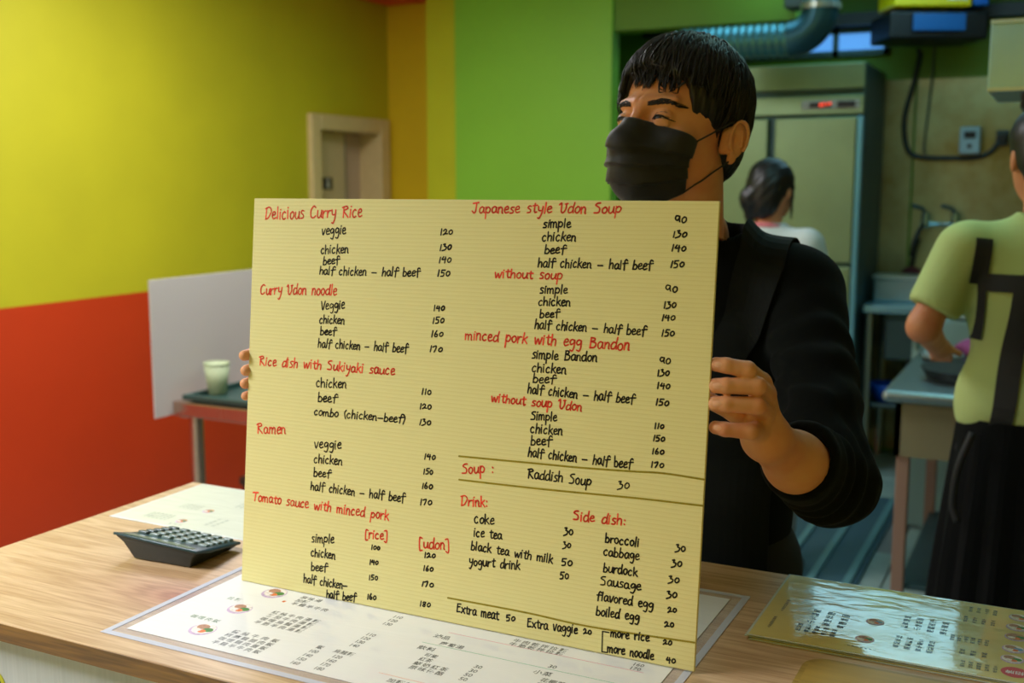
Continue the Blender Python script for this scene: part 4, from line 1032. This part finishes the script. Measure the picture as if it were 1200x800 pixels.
# nails on the left hand: small plates facing the camera side of each fingertip
for k in FL:
    t, dd = np.array(FL[k][0]), np.array(FL[k][1]); ax = (t-dd)/np.linalg.norm(t-dd); camd = np.array([0, 0, 1.5])-t; camd = camd-ax*(camd@ax); camd /= np.linalg.norm(camd)
    sd = np.cross(ax, camd); c = t+camd*(FRad[k][0]+.0001)-ax*.0045
    V = []; F = []
    for i in range(7):
        for j in range(7):
            u_, v_ = (i/6-.5)*2, (j/6-.5)*2; rr = .0058*(1-.12*v_*v_)
            V.append(c+ax*u_*rr+sd*v_*.0043+camd*(.0010-.0028*v_*v_-.0008*u_*u_))
    F = [(i*7+j, i*7+j+1, (i+1)*7+j+1, (i+1)*7+j) for i in range(6) for j in range(6)]
    wchild(link('fingernail', V, F, mat('nail', srgb(235, 176, 140), .22), None, True), MAN)

# eyes
for s in (1, -1):
    e = MB().sph((0, 0, 0), .0115, 24).build('eye', M_eyew, None, smooth=True)
    e.matrix_world = Matrix.Translation(Vector((-MAN.location))) @ Mh @ Matrix.Translation((s*.0318, -.0768, -.0012)); e.parent = MAN
    ir = MB().sph((-.0020, -.0100, .0003), .0066, 18, (1, .36, 1)).build('iris', M_iris, e, smooth=True)
def head_part(name, V, F, m_, smooth=True):
    V = np.array([tuple(v) for v in V]); V = V@Mh_np[:3, :3].T+Mh_np[:3, 3]
    return wchild(link(name, V, F, m_, None, smooth), MAN)
# upper lash line and brows, laid on the skin
fh = lambda P: f_head(P)
for s in (1, -1):
    o_ = np.array([(s*(.0195+.0275*t), -.16, -.0030+.0048*math.sin(PI*min(1, t*1.05))-.0015*t) for t in np.linspace(0, 1, 12)])
    p = march(fh, o_, np.tile((0, 1., 0), (12, 1)), off=.0002)
    head_part('eyelash_line', *tube_vf(p, [.0006+.0008*math.sin(PI*t) for t in np.linspace(0, 1, 12)], 6), M_lash)
    V, F = [], []
    for i in range(150):
        t = random.random(); w_ = (1-abs(t-.35)*1.1)*.0042; x = s*(.0145+.036*t); z = .0165+.0062*math.sin(t*2.2)-.006*t*t+random.uniform(-1, 1)*w_
        o1 = np.array([(x, -.16, z), (x+s*.0035, -.16, z+.0012), (x+s*.0068, -.16, z+.0008)]); q = march(fh, o1, np.tile((0, 1., 0), (3, 1)), off=.0006)
        v, f = tube_vf(q, [.0006, .0005, .0001], 3); b0 = len(V); V += v; F += [tuple(b0+k for k in g_) for g_ in f]
    head_part('eyebrow', V, F, M_lash)

# hair: close cap plus some two thousand tapered locks combed down from the crown
def f_cap(P):
    d = ell(P, (0, .016, .047), (.0870, .1040, .0900))
    d = smin(d, ell(P, (0, .062, -.015), (.066, .055, .062)), .03)
    S = (np.abs(P[0]), P[1], P[2])
    d = smax(d, -ell(P, (.004, -.098, .018), (.072, .066, .064)), .008)
    d = smax(d, -ell(S, (.074, -.045, -.040), (.035, .048, .052)), .006)
    d = smax(d, -ell(S, (.088, .020, -.035), (.026, .026, .047)), .006)
    d = smax(d, -ell(P, (0, .0, -.10), (.1, .075, .075)), .01)
    th = np.arctan2(P[0], -(P[1]-.04)); return d+.0010*np.sin(th*46+P[2]*90)*np.clip((.13-P[2])*9, 0, 1)+.0006*np.sin(th*95-P[2]*60)
v, q = surface_nets(f_cap, (-.1, -.1, -.09), (.1, .135, .14), .0022); v = v@Mh_np[:3, :3].T+Mh_np[:3, 3]
hair = wchild(linkme('hair', np_mesh('hair', v, q), M_hair), MAN)
f_hh = lambda P: np.minimum(f_head(P, True), f_cap(P))
NL = 2600
th = rng.uniform(-PI, PI, NL); el = rng.uniform(.12, 1.35, NL)
fr = rng.uniform(0, 1, NL) < .38; th[fr] = rng.uniform(-1.15, 1.15, fr.sum()); el[fr] = rng.uniform(.45, 1.2, fr.sum())
o_ = np.stack([.3*np.cos(el)*np.sin(th), -.3*np.cos(el)*np.cos(th)+.02, .3*np.sin(el)+.04], 1)
p = march(f_hh, o_, np.array([0, .02, .04])-o_, 40, off=.002)
crown = np.array([.008, .055, .135]); paths = [p.copy()]; offs = rng.uniform(.0008, .0062, NL); swirl = rng.normal(.10, .22, NL)
lim = np.where(np.abs(p[:, 0]) < 2, 0., 0.)
alive = np.ones(NL, bool)
for k in range(9):
    g_ = grad(f_hh, p); away = p-crown; away[:, 2] *= .6
    away /= np.linalg.norm(away, axis=1)[:, None]+1e-6
    d = away+np.array([0, 0, -.55]); d[:, 2] -= np.clip(-(p[:, 1]+.02)*14, 0, 1.6)
    d = d-g_*(d*g_).sum(1)[:, None]; d /= np.linalg.norm(d, axis=1)[:, None]+1e-6
    side = np.cross(g_, d); d = d+side*(swirl*(1 if k < 5 else .4))[:, None]; d /= np.linalg.norm(d, axis=1)[:, None]
    st_ = np.where(alive, .0085, .0006)[:, None]; p = p+d*st_
    s_ = f_hh((p[:, 0], p[:, 1], p[:, 2])); p = p+grad(f_hh, p)*np.clip(offs-s_, -.004, .006)[:, None]
    front = p[:, 1] < -.040; x = p[:, 0]
    zl = np.where(x < -.050, .012, np.where(x < -.030, .072, np.where(x < .034, .045, np.where(x < .050, .040, .062))))+rng.normal(0, .007, NL)
    zs = np.where(p[:, 1] < -.016, .040, np.where(p[:, 1] < .03, -.008, -.058))+rng.normal(0, .005, NL)
    alive &= p[:, 2] > np.where(front, zl, zs)
    paths.append(p.copy())
paths = np.stack(paths, 1)
seeds = rng.choice(NL, 190, replace=False); cl = np.argmin(((paths[:, None, 4]-paths[None, seeds, 4])**2).sum(-1), 1)
cm = np.stack([paths[cl == k].mean(0) for k in range(190)]); w_c = (np.linspace(0, 1, paths.shape[1])**1.5*.72)[None, :, None]
paths = paths+(cm[cl]-paths)*w_c                                  # NL x 10 x 3
wd = rng.uniform(.0010, .0024, NL)
sl_ = np.linalg.norm(np.diff(paths, axis=1), axis=2); tt = np.concatenate([np.zeros((NL, 1)), np.cumsum(sl_, 1)], 1); tt /= tt[:, -1:]+1e-9; prof = np.clip(1.12-tt**2.5*1.1, .04, 1)
T_dir = np.gradient(paths, axis=1); T_dir /= np.linalg.norm(T_dir, axis=2)[..., None]+1e-9
Gn = paths-np.array([0, .02, .03]); Gn /= np.linalg.norm(Gn, axis=2)[..., None]
Sd = np.cross(T_dir, Gn); Sd /= np.linalg.norm(Sd, axis=2)[..., None]+1e-9
W3 = (wd[:, None]*prof)[..., None]
ringv = np.stack([paths-Sd*W3, paths+Gn*W3*.6, paths+Sd*W3], 2)   # NL,10,3,3
nv = paths.shape[1]*3; idx0 = np.arange(NL)[:, None]*nv; fq = []
for i in range(paths.shape[1]-1):
    for a in range(3): b_ = (a+1) % 3; fq.append(idx0+np.array([[i*3+a, i*3+b_, i*3+3+b_, i*3+3+a]]))
fq = np.concatenate(fq).reshape(-1, 4)
lv = ringv.reshape(-1, 3)@Mh_np[:3, :3].T+Mh_np[:3, 3]
locks = linkme('hair_lock', np_mesh('hair_lock', lv, fq), M_hair); locks.parent = hair; locks['kind'] = 'stuff'

# mask: one pleated sheet over nose, cheeks and chin
def f_mk(P):
    d = ell(P, (0, -.028, -.045), (.064, .066, .080))
    d = smin(d, cap(P, (0, -.094, -.004), (0, -.116, -.038), .006, .012), .022)
    d = smin(d, ell(P, (0, -.072, -.075), (.036, .045, .040)), .03)
    X = np.abs(P[0]); return smin(d, ell((X, P[1], P[2]), (.046, -.060, -.030), (.020, .019, .017)), .02)
nu, nv_ = 61, 49; V = []; O, Dd = [], []
for j in range(nv_):
    for i in range(nu):
        u_ = i/(nu-1)*2-1; v_ = j/(nv_-1); ph = u_*math.radians(69)*(1-.09*math.sin(PI*v_))
        ztop = -.0075-.021*abs(u_)**1.6; zbot = -.122+.026*abs(u_)**2
        z = ztop+(zbot-ztop)*v_
        O.append((.25*math.sin(ph), -.25*math.cos(ph)-.018, z)); Dd.append((-math.sin(ph), math.cos(ph), 0))
O = np.array(O); Dd = np.array(Dd); f_mm = lambda P: np.minimum(f_mk(P), f_head(P, True))
p = march(f_mm, O, Dd, 70, off=.0028); g_ = grad(f_mk, p)
pl_ = []
for j in range(nv_):
    for i in range(nu):
        u_ = i/(nu-1)*2-1; v_ = j/(nv_-1); a = 0
        vv = v_+.035*u_*u_-.015*math.sin(u_*7)
        for c_, hgt in ((.16, .0046), (.36, .0052), (.56, .0050), (.76, .0)):
            t_ = (vv-c_)/.20
            if 0 < t_ < 1: a += hgt*t_**1.5*(1-abs(u_)**6*.35)
        a += .0012*math.sin(u_*9+v_*5)*math.sin(v_*11+u_*3)
        a += .0060*math.exp(-(u_/.30)**2)*math.sin(PI*min(1, v_*1.1+.12))
        pl_.append(a+.0018)
p = p+g_*np.array(pl_)[:, None]
F = [(j*nu+i, j*nu+i+1, (j+1)*nu+i+1, (j+1)*nu+i) for j in range(nv_-1) for i in range(nu-1)]
pin = p-g_*.0012; nn_ = len(p); V = np.concatenate([p, pin]); F2 = [tuple(k+nn_ for k in f)[::-1] for f in F]
rim = [i for i in range(nu)]+[j*nu+nu-1 for j in range(1, nv_)]+[(nv_-1)*nu+i for i in range(nu-2, -1, -1)]+[j*nu for j in range(nv_-2, 0, -1)]
F3 = [(rim[k], rim[k-1], rim[k-1]+nn_, rim[k]+nn_) for k in range(len(rim))]
msk = head_part('face_mask', V, F+F2+F3, M_maskm)
P_ = p.reshape(nv_, nu, 3)
for s in (1, -1):
    c0 = P_[1, nu-2 if s > 0 else 1]; c1 = P_[nv_-2, nu-2 if s > 0 else 1]
    for c_, endp, mid in ((c0, (.0835*s, .012, .008), None), (c1, (.084*s, .016, -.045), None)):
        a = np.array(c_); b_ = np.array(endp); L = [a+(b_-a)*t for t in np.linspace(0, 1, 9)]
        L = np.array(L); sd_ = f_head((L[:, 0], L[:, 1], L[:, 2])); gg = grad(fh, L); L = L+gg*np.clip(.0016-sd_, 0, .03)[:, None]
        if c_ is c0: L = np.concatenate([L, [[.083*s, .026, .010], [.080*s, .034, .0]]])
        else: L = np.concatenate([L, [[.082*s, .028, -.040]]])
        head_part('ear_loop', *tube_vf(catmull(list(L), 3), .0013, 7), M_maskm)

# sweater
ax_f = np.array(WrL)-np.array(ElL); ax_f /= np.linalg.norm(ax_f); PC = np.array(ElL)+ax_f*.128
ax_r = np.array(WrR)-np.array(ElR); ax_r /= np.linalg.norm(ax_r); PR = np.array(ElR)+ax_r*.13
def folds(P, A_, B_, amp, fr, seed):
    A_, B_ = np.array(A_), np.array(B_); d = B_-A_; L = np.linalg.norm(d); d = d/L
    t = (P[0]-A_[0])*d[0]+(P[1]-A_[1])*d[1]+(P[2]-A_[2])*d[2]
    w1 = np.clip(1-np.abs(t/L-.5)*1.5, 0, 1)
    return amp*w1*np.sin(t*fr+2.2*np.sin((P[0]+P[2])*24+seed)+1.4*np.sin(P[1]*31+seed*2))
def f_sw(P, detail=True):
    d = smin(ell(P, (-.53, 1.765, 1.205), (.170, .112, .19)), ell(P, (-.53, 1.76, .98), (.158, .115, .20)), .06)
    d = smin(d, cap(P, (-.385, 1.750, 1.335), ShR, .060, .060), .05)
    d = smin(d, cap(P, (-.512, 1.725, 1.37), (-.40, 1.745, 1.345), .060, .058), .04); d = smin(d, cap(P, (-.512, 1.725, 1.37), (-.65, 1.76, 1.34), .060, .055), .04)
    d = smin(d, cap(P, (-.512, 1.725, 1.36), (-.514, 1.715, 1.405), .074, .070), .03)
    d = smax(d, -cap(P, (-.514, 1.715, 1.40), (-.518, 1.690, 1.56), .064, .072), .006)   # neck hole
    aL = smin(cap(P, ShL, ElL, .062, .056), cap(P, ElL, PC, .058, .052), .02)
    aL = smin(aL, ell(P, (-.262, 1.520, 1.095), (.050, .055, .050)), .03)
    aR = smin(cap(P, ShR, ElR, .062, .055), cap(P, ElR, PR, .055, .052), .02)
    if detail:
        aL = aL+folds(P, ShL, ElL, .0035, 110, 1)+folds(P, ElL, tuple(np.array(ElL)+ax_f*.10), .0055, 210, 2); aR = aR+folds(P, ShR, ElR, .003, 100, 3)
    plane = lambda C_, n_: (P[0]-C_[0])*n_[0]+(P[1]-C_[1])*n_[1]+(P[2]-C_[2])*n_[2]
    aL = smax(aL, plane(PC, ax_f), .008); aR = smax(aR, plane(PR, ax_r), .008)
    aL = smax(aL, -cap(P, PC-ax_f*.02, PC+ax_f*.05, .038, .050), .004); aR = smax(aR, -cap(P, PR-ax_r*.02, PR+ax_r*.05, .040, .055), .004)
    d = smin(d, aL, .035); d = smin(d, aR, .035)
    d = smax(d, -(P[2]-.84), .01)
    if detail: d = d+.0016*np.sin(P[0]*40+P[2]*22+1)*np.sin(P[2]*34-P[0]*18)
    return d
v, q = surface_nets(f_sw, (-1.05, 1.33, .80), (-.19, 1.92, 1.49), .0046)
wchild(linkme('sweater', np_mesh('sweater', v, q), M_knit), MAN)
# collar band of the sweater
cb = [(-.514+.0665*math.cos(t), 1.712+.0665*math.sin(t), 1.428-.012*math.sin(t)*-1+.010*math.sin(t)) for t in np.linspace(0, 2*PI, 40)]
fsw = lambda P: f_sw(P, False)
# apron bib and straps draped over the sweater
def drape(name, grid, m_, par, f, off=.004, thick=.0025, world=True):
    """grid: rows of (origin, direction); a sheet with thickness that lies on f"""
    nr, nc = len(grid), len(grid[0]); O_ = np.array([c[0] for r in grid for c in r]); D_ = np.array([c[1] for r in grid for c in r])
    p_ = march(f, O_, D_, 60, off=off); D2 = D_/np.linalg.norm(D_, axis=1)[:, None]; q_ = p_-D2*thick; n_ = len(p_)
    F = [(r*nc+c, r*nc+c+1, (r+1)*nc+c+1, (r+1)*nc+c) for r in range(nr-1) for c in range(nc-1)]
    F2 = [tuple(k+n_ for k in f_)[::-1] for f_ in F]
    rim = list(range(nc))+[r*nc+nc-1 for r in range(1, nr)]+[(nr-1)*nc+c for c in range(nc-2, -1, -1)]+[r*nc for r in range(nr-2, 0, -1)]
    F3 = [(rim[k], rim[k-1], rim[k-1]+n_, rim[k]+n_) for k in range(len(rim))]
    return link(name, np.concatenate([p_, q_]), F+F2+F3, m_, par, False)
gr = []
for k in range(40):
    z = 1.27-k/39*.55; xr = -.434 if z > 1.16 else -.434+(1.16-z)*.9 if z > 1.05 else -.335; xr = min(xr, -.392); xl = -1.06-xr
    gr.append([((xl+(xr-xl)*c/24, 1.30, z), (0, 1, 0)) for c in range(25)])
f_lower = lambda P: smin(smin(fsw(P), ell(P, (-.53, 1.765, .84), (.170, .125, .15)), .03), cap(P, (-.60, 1.765, .95), (-.60, 1.765, .60), .115, .115), .04) if False else smin(fsw(P), smin(cap(P, (-.585, 1.765, .98), (-.585, 1.765, .55), .112, .118), cap(P, (-.475, 1.765, .98), (-.475, 1.765, .55), .112, .118), .05), .03)
wchild(drape('apron_bib', gr, M_apron, None, f_lower), MAN)
for s in (1, -1):
    gr = []
    for k in range(36):
        a = -.12+k/35*(PI*.92); c = min(1, k/15)
        xc = (-.467+.052*c) if s > 0 else (-.593-.045*c); w_ = .033
        cz = 1.24; dv = (0, math.cos(a), -math.sin(a))
        row = []
        for t in np.linspace(-1, 1, 9):
            o1 = np.array([xc+w_*t, 1.745, cz])-np.array(dv)*.45; row.append((o1, dv))
        gr.append(row)
    wchild(drape('apron_strap', gr, M_apron, None, fsw), MAN)
# trousers and shoes, standing on the floor behind the counter
def f_tr(P):
    d = ell(P, (-.53, 1.765, .90), (.155, .115, .12))
    for s in (1, -1): d = smin(d, smin(cap(P, (-.53+.085*s, 1.765, .86), (-.53+.10*s, 1.755, .48), .088, .062), cap(P, (-.53+.10*s, 1.755, .48), (-.53+.105*s, 1.775, .10), .062, .056), .03), .04)
    return smax(d, -(P[2]-.075), .01)
v, q = surface_nets(f_tr, (-.74, 1.6, .05), (-.32, 1.93, 1.04), .012); wchild(linkme('trousers', np_mesh('trousers', v, q), M_trous), MAN)
def shoes(par, pts, m_):
    for (x, y, a) in pts:
        ca, sa = math.cos(a), math.sin(a)
        def f(P):
            X, Y = (P[0]-x)*ca+(P[1]-y)*sa, -(P[0]-x)*sa+(P[1]-y)*ca
            d = smin(ell((X, Y, P[2]), (0, -.07, .03), (.045, .11, .042)), ell((X, Y, P[2]), (0, .05, .045), (.040, .055, .055)), .03); return smax(d, -P[2], .004)
        v, q = surface_nets(f, (x-.2, y-.2, -.01), (x+.2, y+.2, .13), .008); o = linkme('shoe', np_mesh('shoe', v, q), m_)
        if par: wchild(o, par)
shoes(MAN, ((-.635, 1.775, 0), (-.425, 1.775, 0)), M_shoe)

# ---- two people further back
def figure(label, loc, rz, sc, shirt, pants, arms, hairf, skin, shoe_m, shirt_f=None, h=.009, neckz=0):
    par = empty('person', label, 'person', loc)
    Mt = Matrix.Rotation(rz, 4, 'Z') @ Matrix.Scale(sc, 4); X = np.array(Mt)
    def add(name, f, lo, hi, m_, hh=None):
        v, q = surface_nets(f, lo, hi, hh or h); return linkme(name, np_mesh(name, v@X[:3, :3].T+X[:3, 3], q), m_, par)
    def f_sk(P):
        d = smin(ell(P, (0, -.005, 1.565), (.074, .092, .105)), ell(P, (0, -.045, 1.505), (.052, .048, .065)), .03)
        d = smin(d, cap(P, (0, -.095, 1.565), (0, -.108, 1.54), .008, .012), .01)
        for s in (1, -1): d = smin(d, ell(P, (s*.078, .01, 1.55), (.008, .018, .03)), .006)
        d = smin(d, cap(P, (0, .02, 1.50), (0, .03, 1.34), .052, .055), .03)
        d = smin(d, ell(P, (0, .02, 1.18), (.13, .075, .20)), .05)
        for (s, e, w_) in arms:
            d = smin(d, smin(cap(P, s, e, .042, .036), cap(P, e, w_, .037, .026), .02), .02)
            a = np.array(w_)-np.array(e); a = a/np.linalg.norm(a); sd_ = np.cross(a, (0, 0, 1.)); sd_ /= np.linalg.norm(sd_); w2 = np.array(w_)
            hd = cap(P, w_, w2+a*.06, .025, .030)
            for k_ in range(4): b_ = w2+a*.075+sd_*(.0225-.015*k_); hd = smin(hd, cap(P, b_, b_+a*(.05-.006*abs(k_-1.5))+np.array([0, 0, -.022]), .009, .007), .006)
            hd = smin(hd, cap(P, w2+a*.03+sd_*.02, w2+a*.065+sd_*.05+np.array([0, 0, -.01]), .011, .009), .008)
            d = smin(d, hd, .01)
        return d
    add('body', f_sk, (-.45, -.52, .86), (.45, .16, 1.70), skin)
    def f_sh(P):
        d = smin(ell(P, (0, .015, 1.22), (.168, .115, .20)), ell(P, (0, .01, 1.00), (.178, .128, .16)), .06)
        d = smin(d, cap(P, (-.155, .01, 1.355), (.155, .01, 1.355), .056, .056), .05); d = smin(d, cap(P, (0, .022, 1.36), (0, .026, 1.41), .072, .062), .04)
        d = smax(d, -cap(P, (0, .02, 1.405), (0, .015, 1.6), .057, .075), .005)
        for (s, e, w_) in arms: s_, e_ = np.array(s), np.array(e); d = smin(d, smax(cap(P, s_, s_+(e_-s_)*.85, .060, .062), ((P[0]-(s_+(e_-s_)*.78)[0])*(e_-s_)[0]+(P[1]-(s_+(e_-s_)*.78)[1])*(e_-s_)[1]+(P[2]-(s_+(e_-s_)*.78)[2])*(e_-s_)[2])/np.linalg.norm(e_-s_), .004), .03)
        d = d+.0045*np.sin(P[0]*38+P[2]*9+2*np.sin(P[2]*9))*np.clip((1.35-P[2])*4, 0, 1)+.004*np.sin(P[2]*30+P[0]*14)*np.clip((1.12-P[2])*8, 0, 1)
        return smax(d, -(P[2]-.93), .006)
    add('shirt', f_sh, (-.45, -.35, .90), (.45, .20, 1.50), shirt)
    def f_p(P):
        d = ell(P, (0, .01, .90), (.158, .118, .13))
        for s in (1, -1): d = smin(d, smin(cap(P, (.085*s, .01, .86), (.095*s, 0, .48), .088, .062), cap(P, (.095*s, 0, .48), (.10*s, .02, .09), .062, .055), .03), .04)
        return smax(d, -(P[2]-.07), .01)
    add('trousers', f_p, (-.25, -.2, .04), (.25, .2, 1.05), pants, .012)
    add('hair', hairf, (-.14, -.14, 1.38), (.14, .22, 1.72), M_hair, .005)
    for s in (1, -1):
        def fs(P): return smax(smin(ell(P, (.10*s, -.06, .03), (.045, .11, .042)), ell(P, (.10*s, .05, .045), (.040, .055, .055)), .03), -P[2], .004)
        add('shoe', fs, (.10*s-.07, -.2, -.01), (.10*s+.07, .13, .12), shoe_m)
    return par, X, f_sh, f_p
def hair_w(P):
    d = ell(P, (0, .012, 1.59), (.088, .105, .095)); d = smin(d, ell(P, (0, .07, 1.53), (.068, .05, .085)), .03)
    d = smax(d, -ell(P, (0, -.11, 1.53), (.078, .08, .10)), .01)
    d = smin(d, ell(P, (.045, .095, 1.53), (.040, .038, .045)), .015); d = smin(d, cap(P, (.05, .09, 1.51), (.05, .085, 1.43), .028, .012), .02)
    for s in (1, -1): d = smin(d, cap(P, (s*.078, -.02, 1.57), (s*.083, -.005, 1.45), .010, .004), .01)
    return d+.0018*np.sin(P[0]*150+P[2]*80)*np.sin(P[2]*60)
M_skin2 = skin_mat('skin_back', srgb(205, 140, 98), srgb(190, 122, 86))
armW = [((.165, .0, 1.345), (.215, -.06, 1.10), (.15, -.28, 1.02)), ((-.165, .0, 1.345), (-.215, -.06, 1.10), (-.15, -.28, 1.02))]
Wm, Xw, fshw, fpw = figure('woman with low dark bun and white shirt, seen from behind by the refrigerator', (-1.0, 4.15, 0), math.radians(166), .945, mat('white_tee', srgb(205, 214, 214), .8), mat('grey_trousers', srgb(130, 140, 140), .8), armW, hair_w, M_skin2, M_shoe)
def local_drape(name, gr, m_, par, X, f):
    o = drape(name, gr, m_, par, f); me = o.data
    for v in me.vertices: v.co = Vector(X[:3, :3]@np.array(v.co)+X[:3, 3])
    return o
ring = [(.064*math.cos(t), .022+.060*math.sin(t), 1.412+.012*math.sin(t)) for t in np.linspace(0, 2*PI, 36)]
v, f = tube_vf(ring, .011, 8); v = np.array(v)@Xw[:3, :3].T; link('collar', v, f, mat('pink_collar', srgb(215, 120, 130), .8), Wm, True)
def strap(par, X, f, a, b, wdt, m_, name='apron_strap', y0=.5):
    """band on the back between two (x, z) points"""
    a, b = np.array(a, float), np.array(b, float); d = (b-a)/np.linalg.norm(b-a); nn_ = np.array([-d[1], d[0]]); gr = []
    for k in range(14):
        c = a+(b-a)*k/13; gr.append([((c[0]+nn_[0]*t*wdt, y0, c[1]+nn_[1]*t*wdt), (0, -1, 0)) for t in np.linspace(-1, 1, 5)])
    return local_drape(name, gr, m_, par, X, f)
M_strapb = mat('strap_black', srgb(18, 20, 22), .7)
strap(Wm, Xw, fshw, (-.095, 1.38), (-.03, 1.05), .014, M_strapb); strap(Wm, Xw, fshw, (.095, 1.38), (.03, 1.05), .014, M_strapb)
def hair_m(P):
    d = ell(P, (0, .010, 1.595), (.086, .104, .092)); d = smin(d, ell(P, (0, .05, 1.54), (.072, .058, .07)), .03); d = smax(d, -ell(P, (0, -.10, 1.53), (.078, .085, .085)), .01); return d+.0015*np.sin(P[0]*170+P[2]*60)
arm2 = [((.180, .0, 1.345), (.262, .02, 1.165), (.17, -.21, 1.09)), ((-.185, .0, 1.345), (-.25, -.05, 1.12), (-.15, -.27, 1.08))]
G2, X2, fs2, fp2 = figure('person in pale green shirt with black apron straps, back turned, at right edge', (-.055, 2.86, 0), math.radians(-160), 1.0, mat('green_tee', srgb(176, 194, 122), .8), M_trous, arm2, hair_m, M_skin2, M_shoe)
for a, b, w_ in (((.150, 1.375), (.160, 1.27), .018), ((.158, 1.275), (.055, 1.275), .020), ((.065, 1.28), (-.045, 1.375), .018), ((.072, 1.27), (.105, .94), .021), ((.150, 1.27), (.150, 1.14), .007)): strap(G2, X2, fs2, a, b, w_, M_strapb)
gr = []
for k in range(24):
    z = .955-k/23*.75; row = []
    for c in range(49):
        a = -.35+(PI+.7)*c/48; fl = 1+.0; o1 = np.array([.6*math.cos(a), .6*math.sin(a)+.01, z]); row.append((o1, (-math.cos(a), -math.sin(a), 0)))
    gr.append(row)
def f_skirt(P):
    r = .165+(.96-P[2])*.10; x, y = P[0]/r, (P[1]-.01)/(r*.78); th = np.arctan2(y, x)
    return (np.sqrt(x*x+y*y)-1)*r*.78+.006*np.sin(th*17)*np.clip((.95-P[2])*3, 0, 1)
o = drape('apron_skirt', gr, mat('apron_black', srgb(7, 9, 9), .85, spec=.15), G2, f_skirt, off=0)
for v in o.data.vertices: v.co = Vector(X2[:3, :3]@np.array(v.co))
lp = catmull([(.16, .10, .93), (.19, .11, .85), (.195, .10, .76), (.185, .11, .72)], 6)
link('tie_ribbon', np.array(tube_vf(lp, .009, 6)[0])@X2[:3, :3].T, tube_vf(lp, .009, 6)[1], M_strapb, G2, True)
# empties left at the world origin move to the base of what they hold
bpy.context.view_layer.update()
for o in list(bpy.data.objects):
    if o.type == 'EMPTY' and o.parent is None and o.location.length < 1e-6 and o.children:
        pts = [c.matrix_world @ Vector(k) for c in o.children_recursive for k in c.bound_box]
        c0 = Vector(((min(p.x for p in pts)+max(p.x for p in pts))/2, (min(p.y for p in pts)+max(p.y for p in pts))/2, min(p.z for p in pts)))
        o.location = c0
        for c in o.children: c.location = c.location-c0
bpy.context.view_layer.update()
print('objects', len(bpy.data.objects), 'polys', sum(len(o.data.polygons) for o in bpy.data.objects if o.type == 'MESH'))
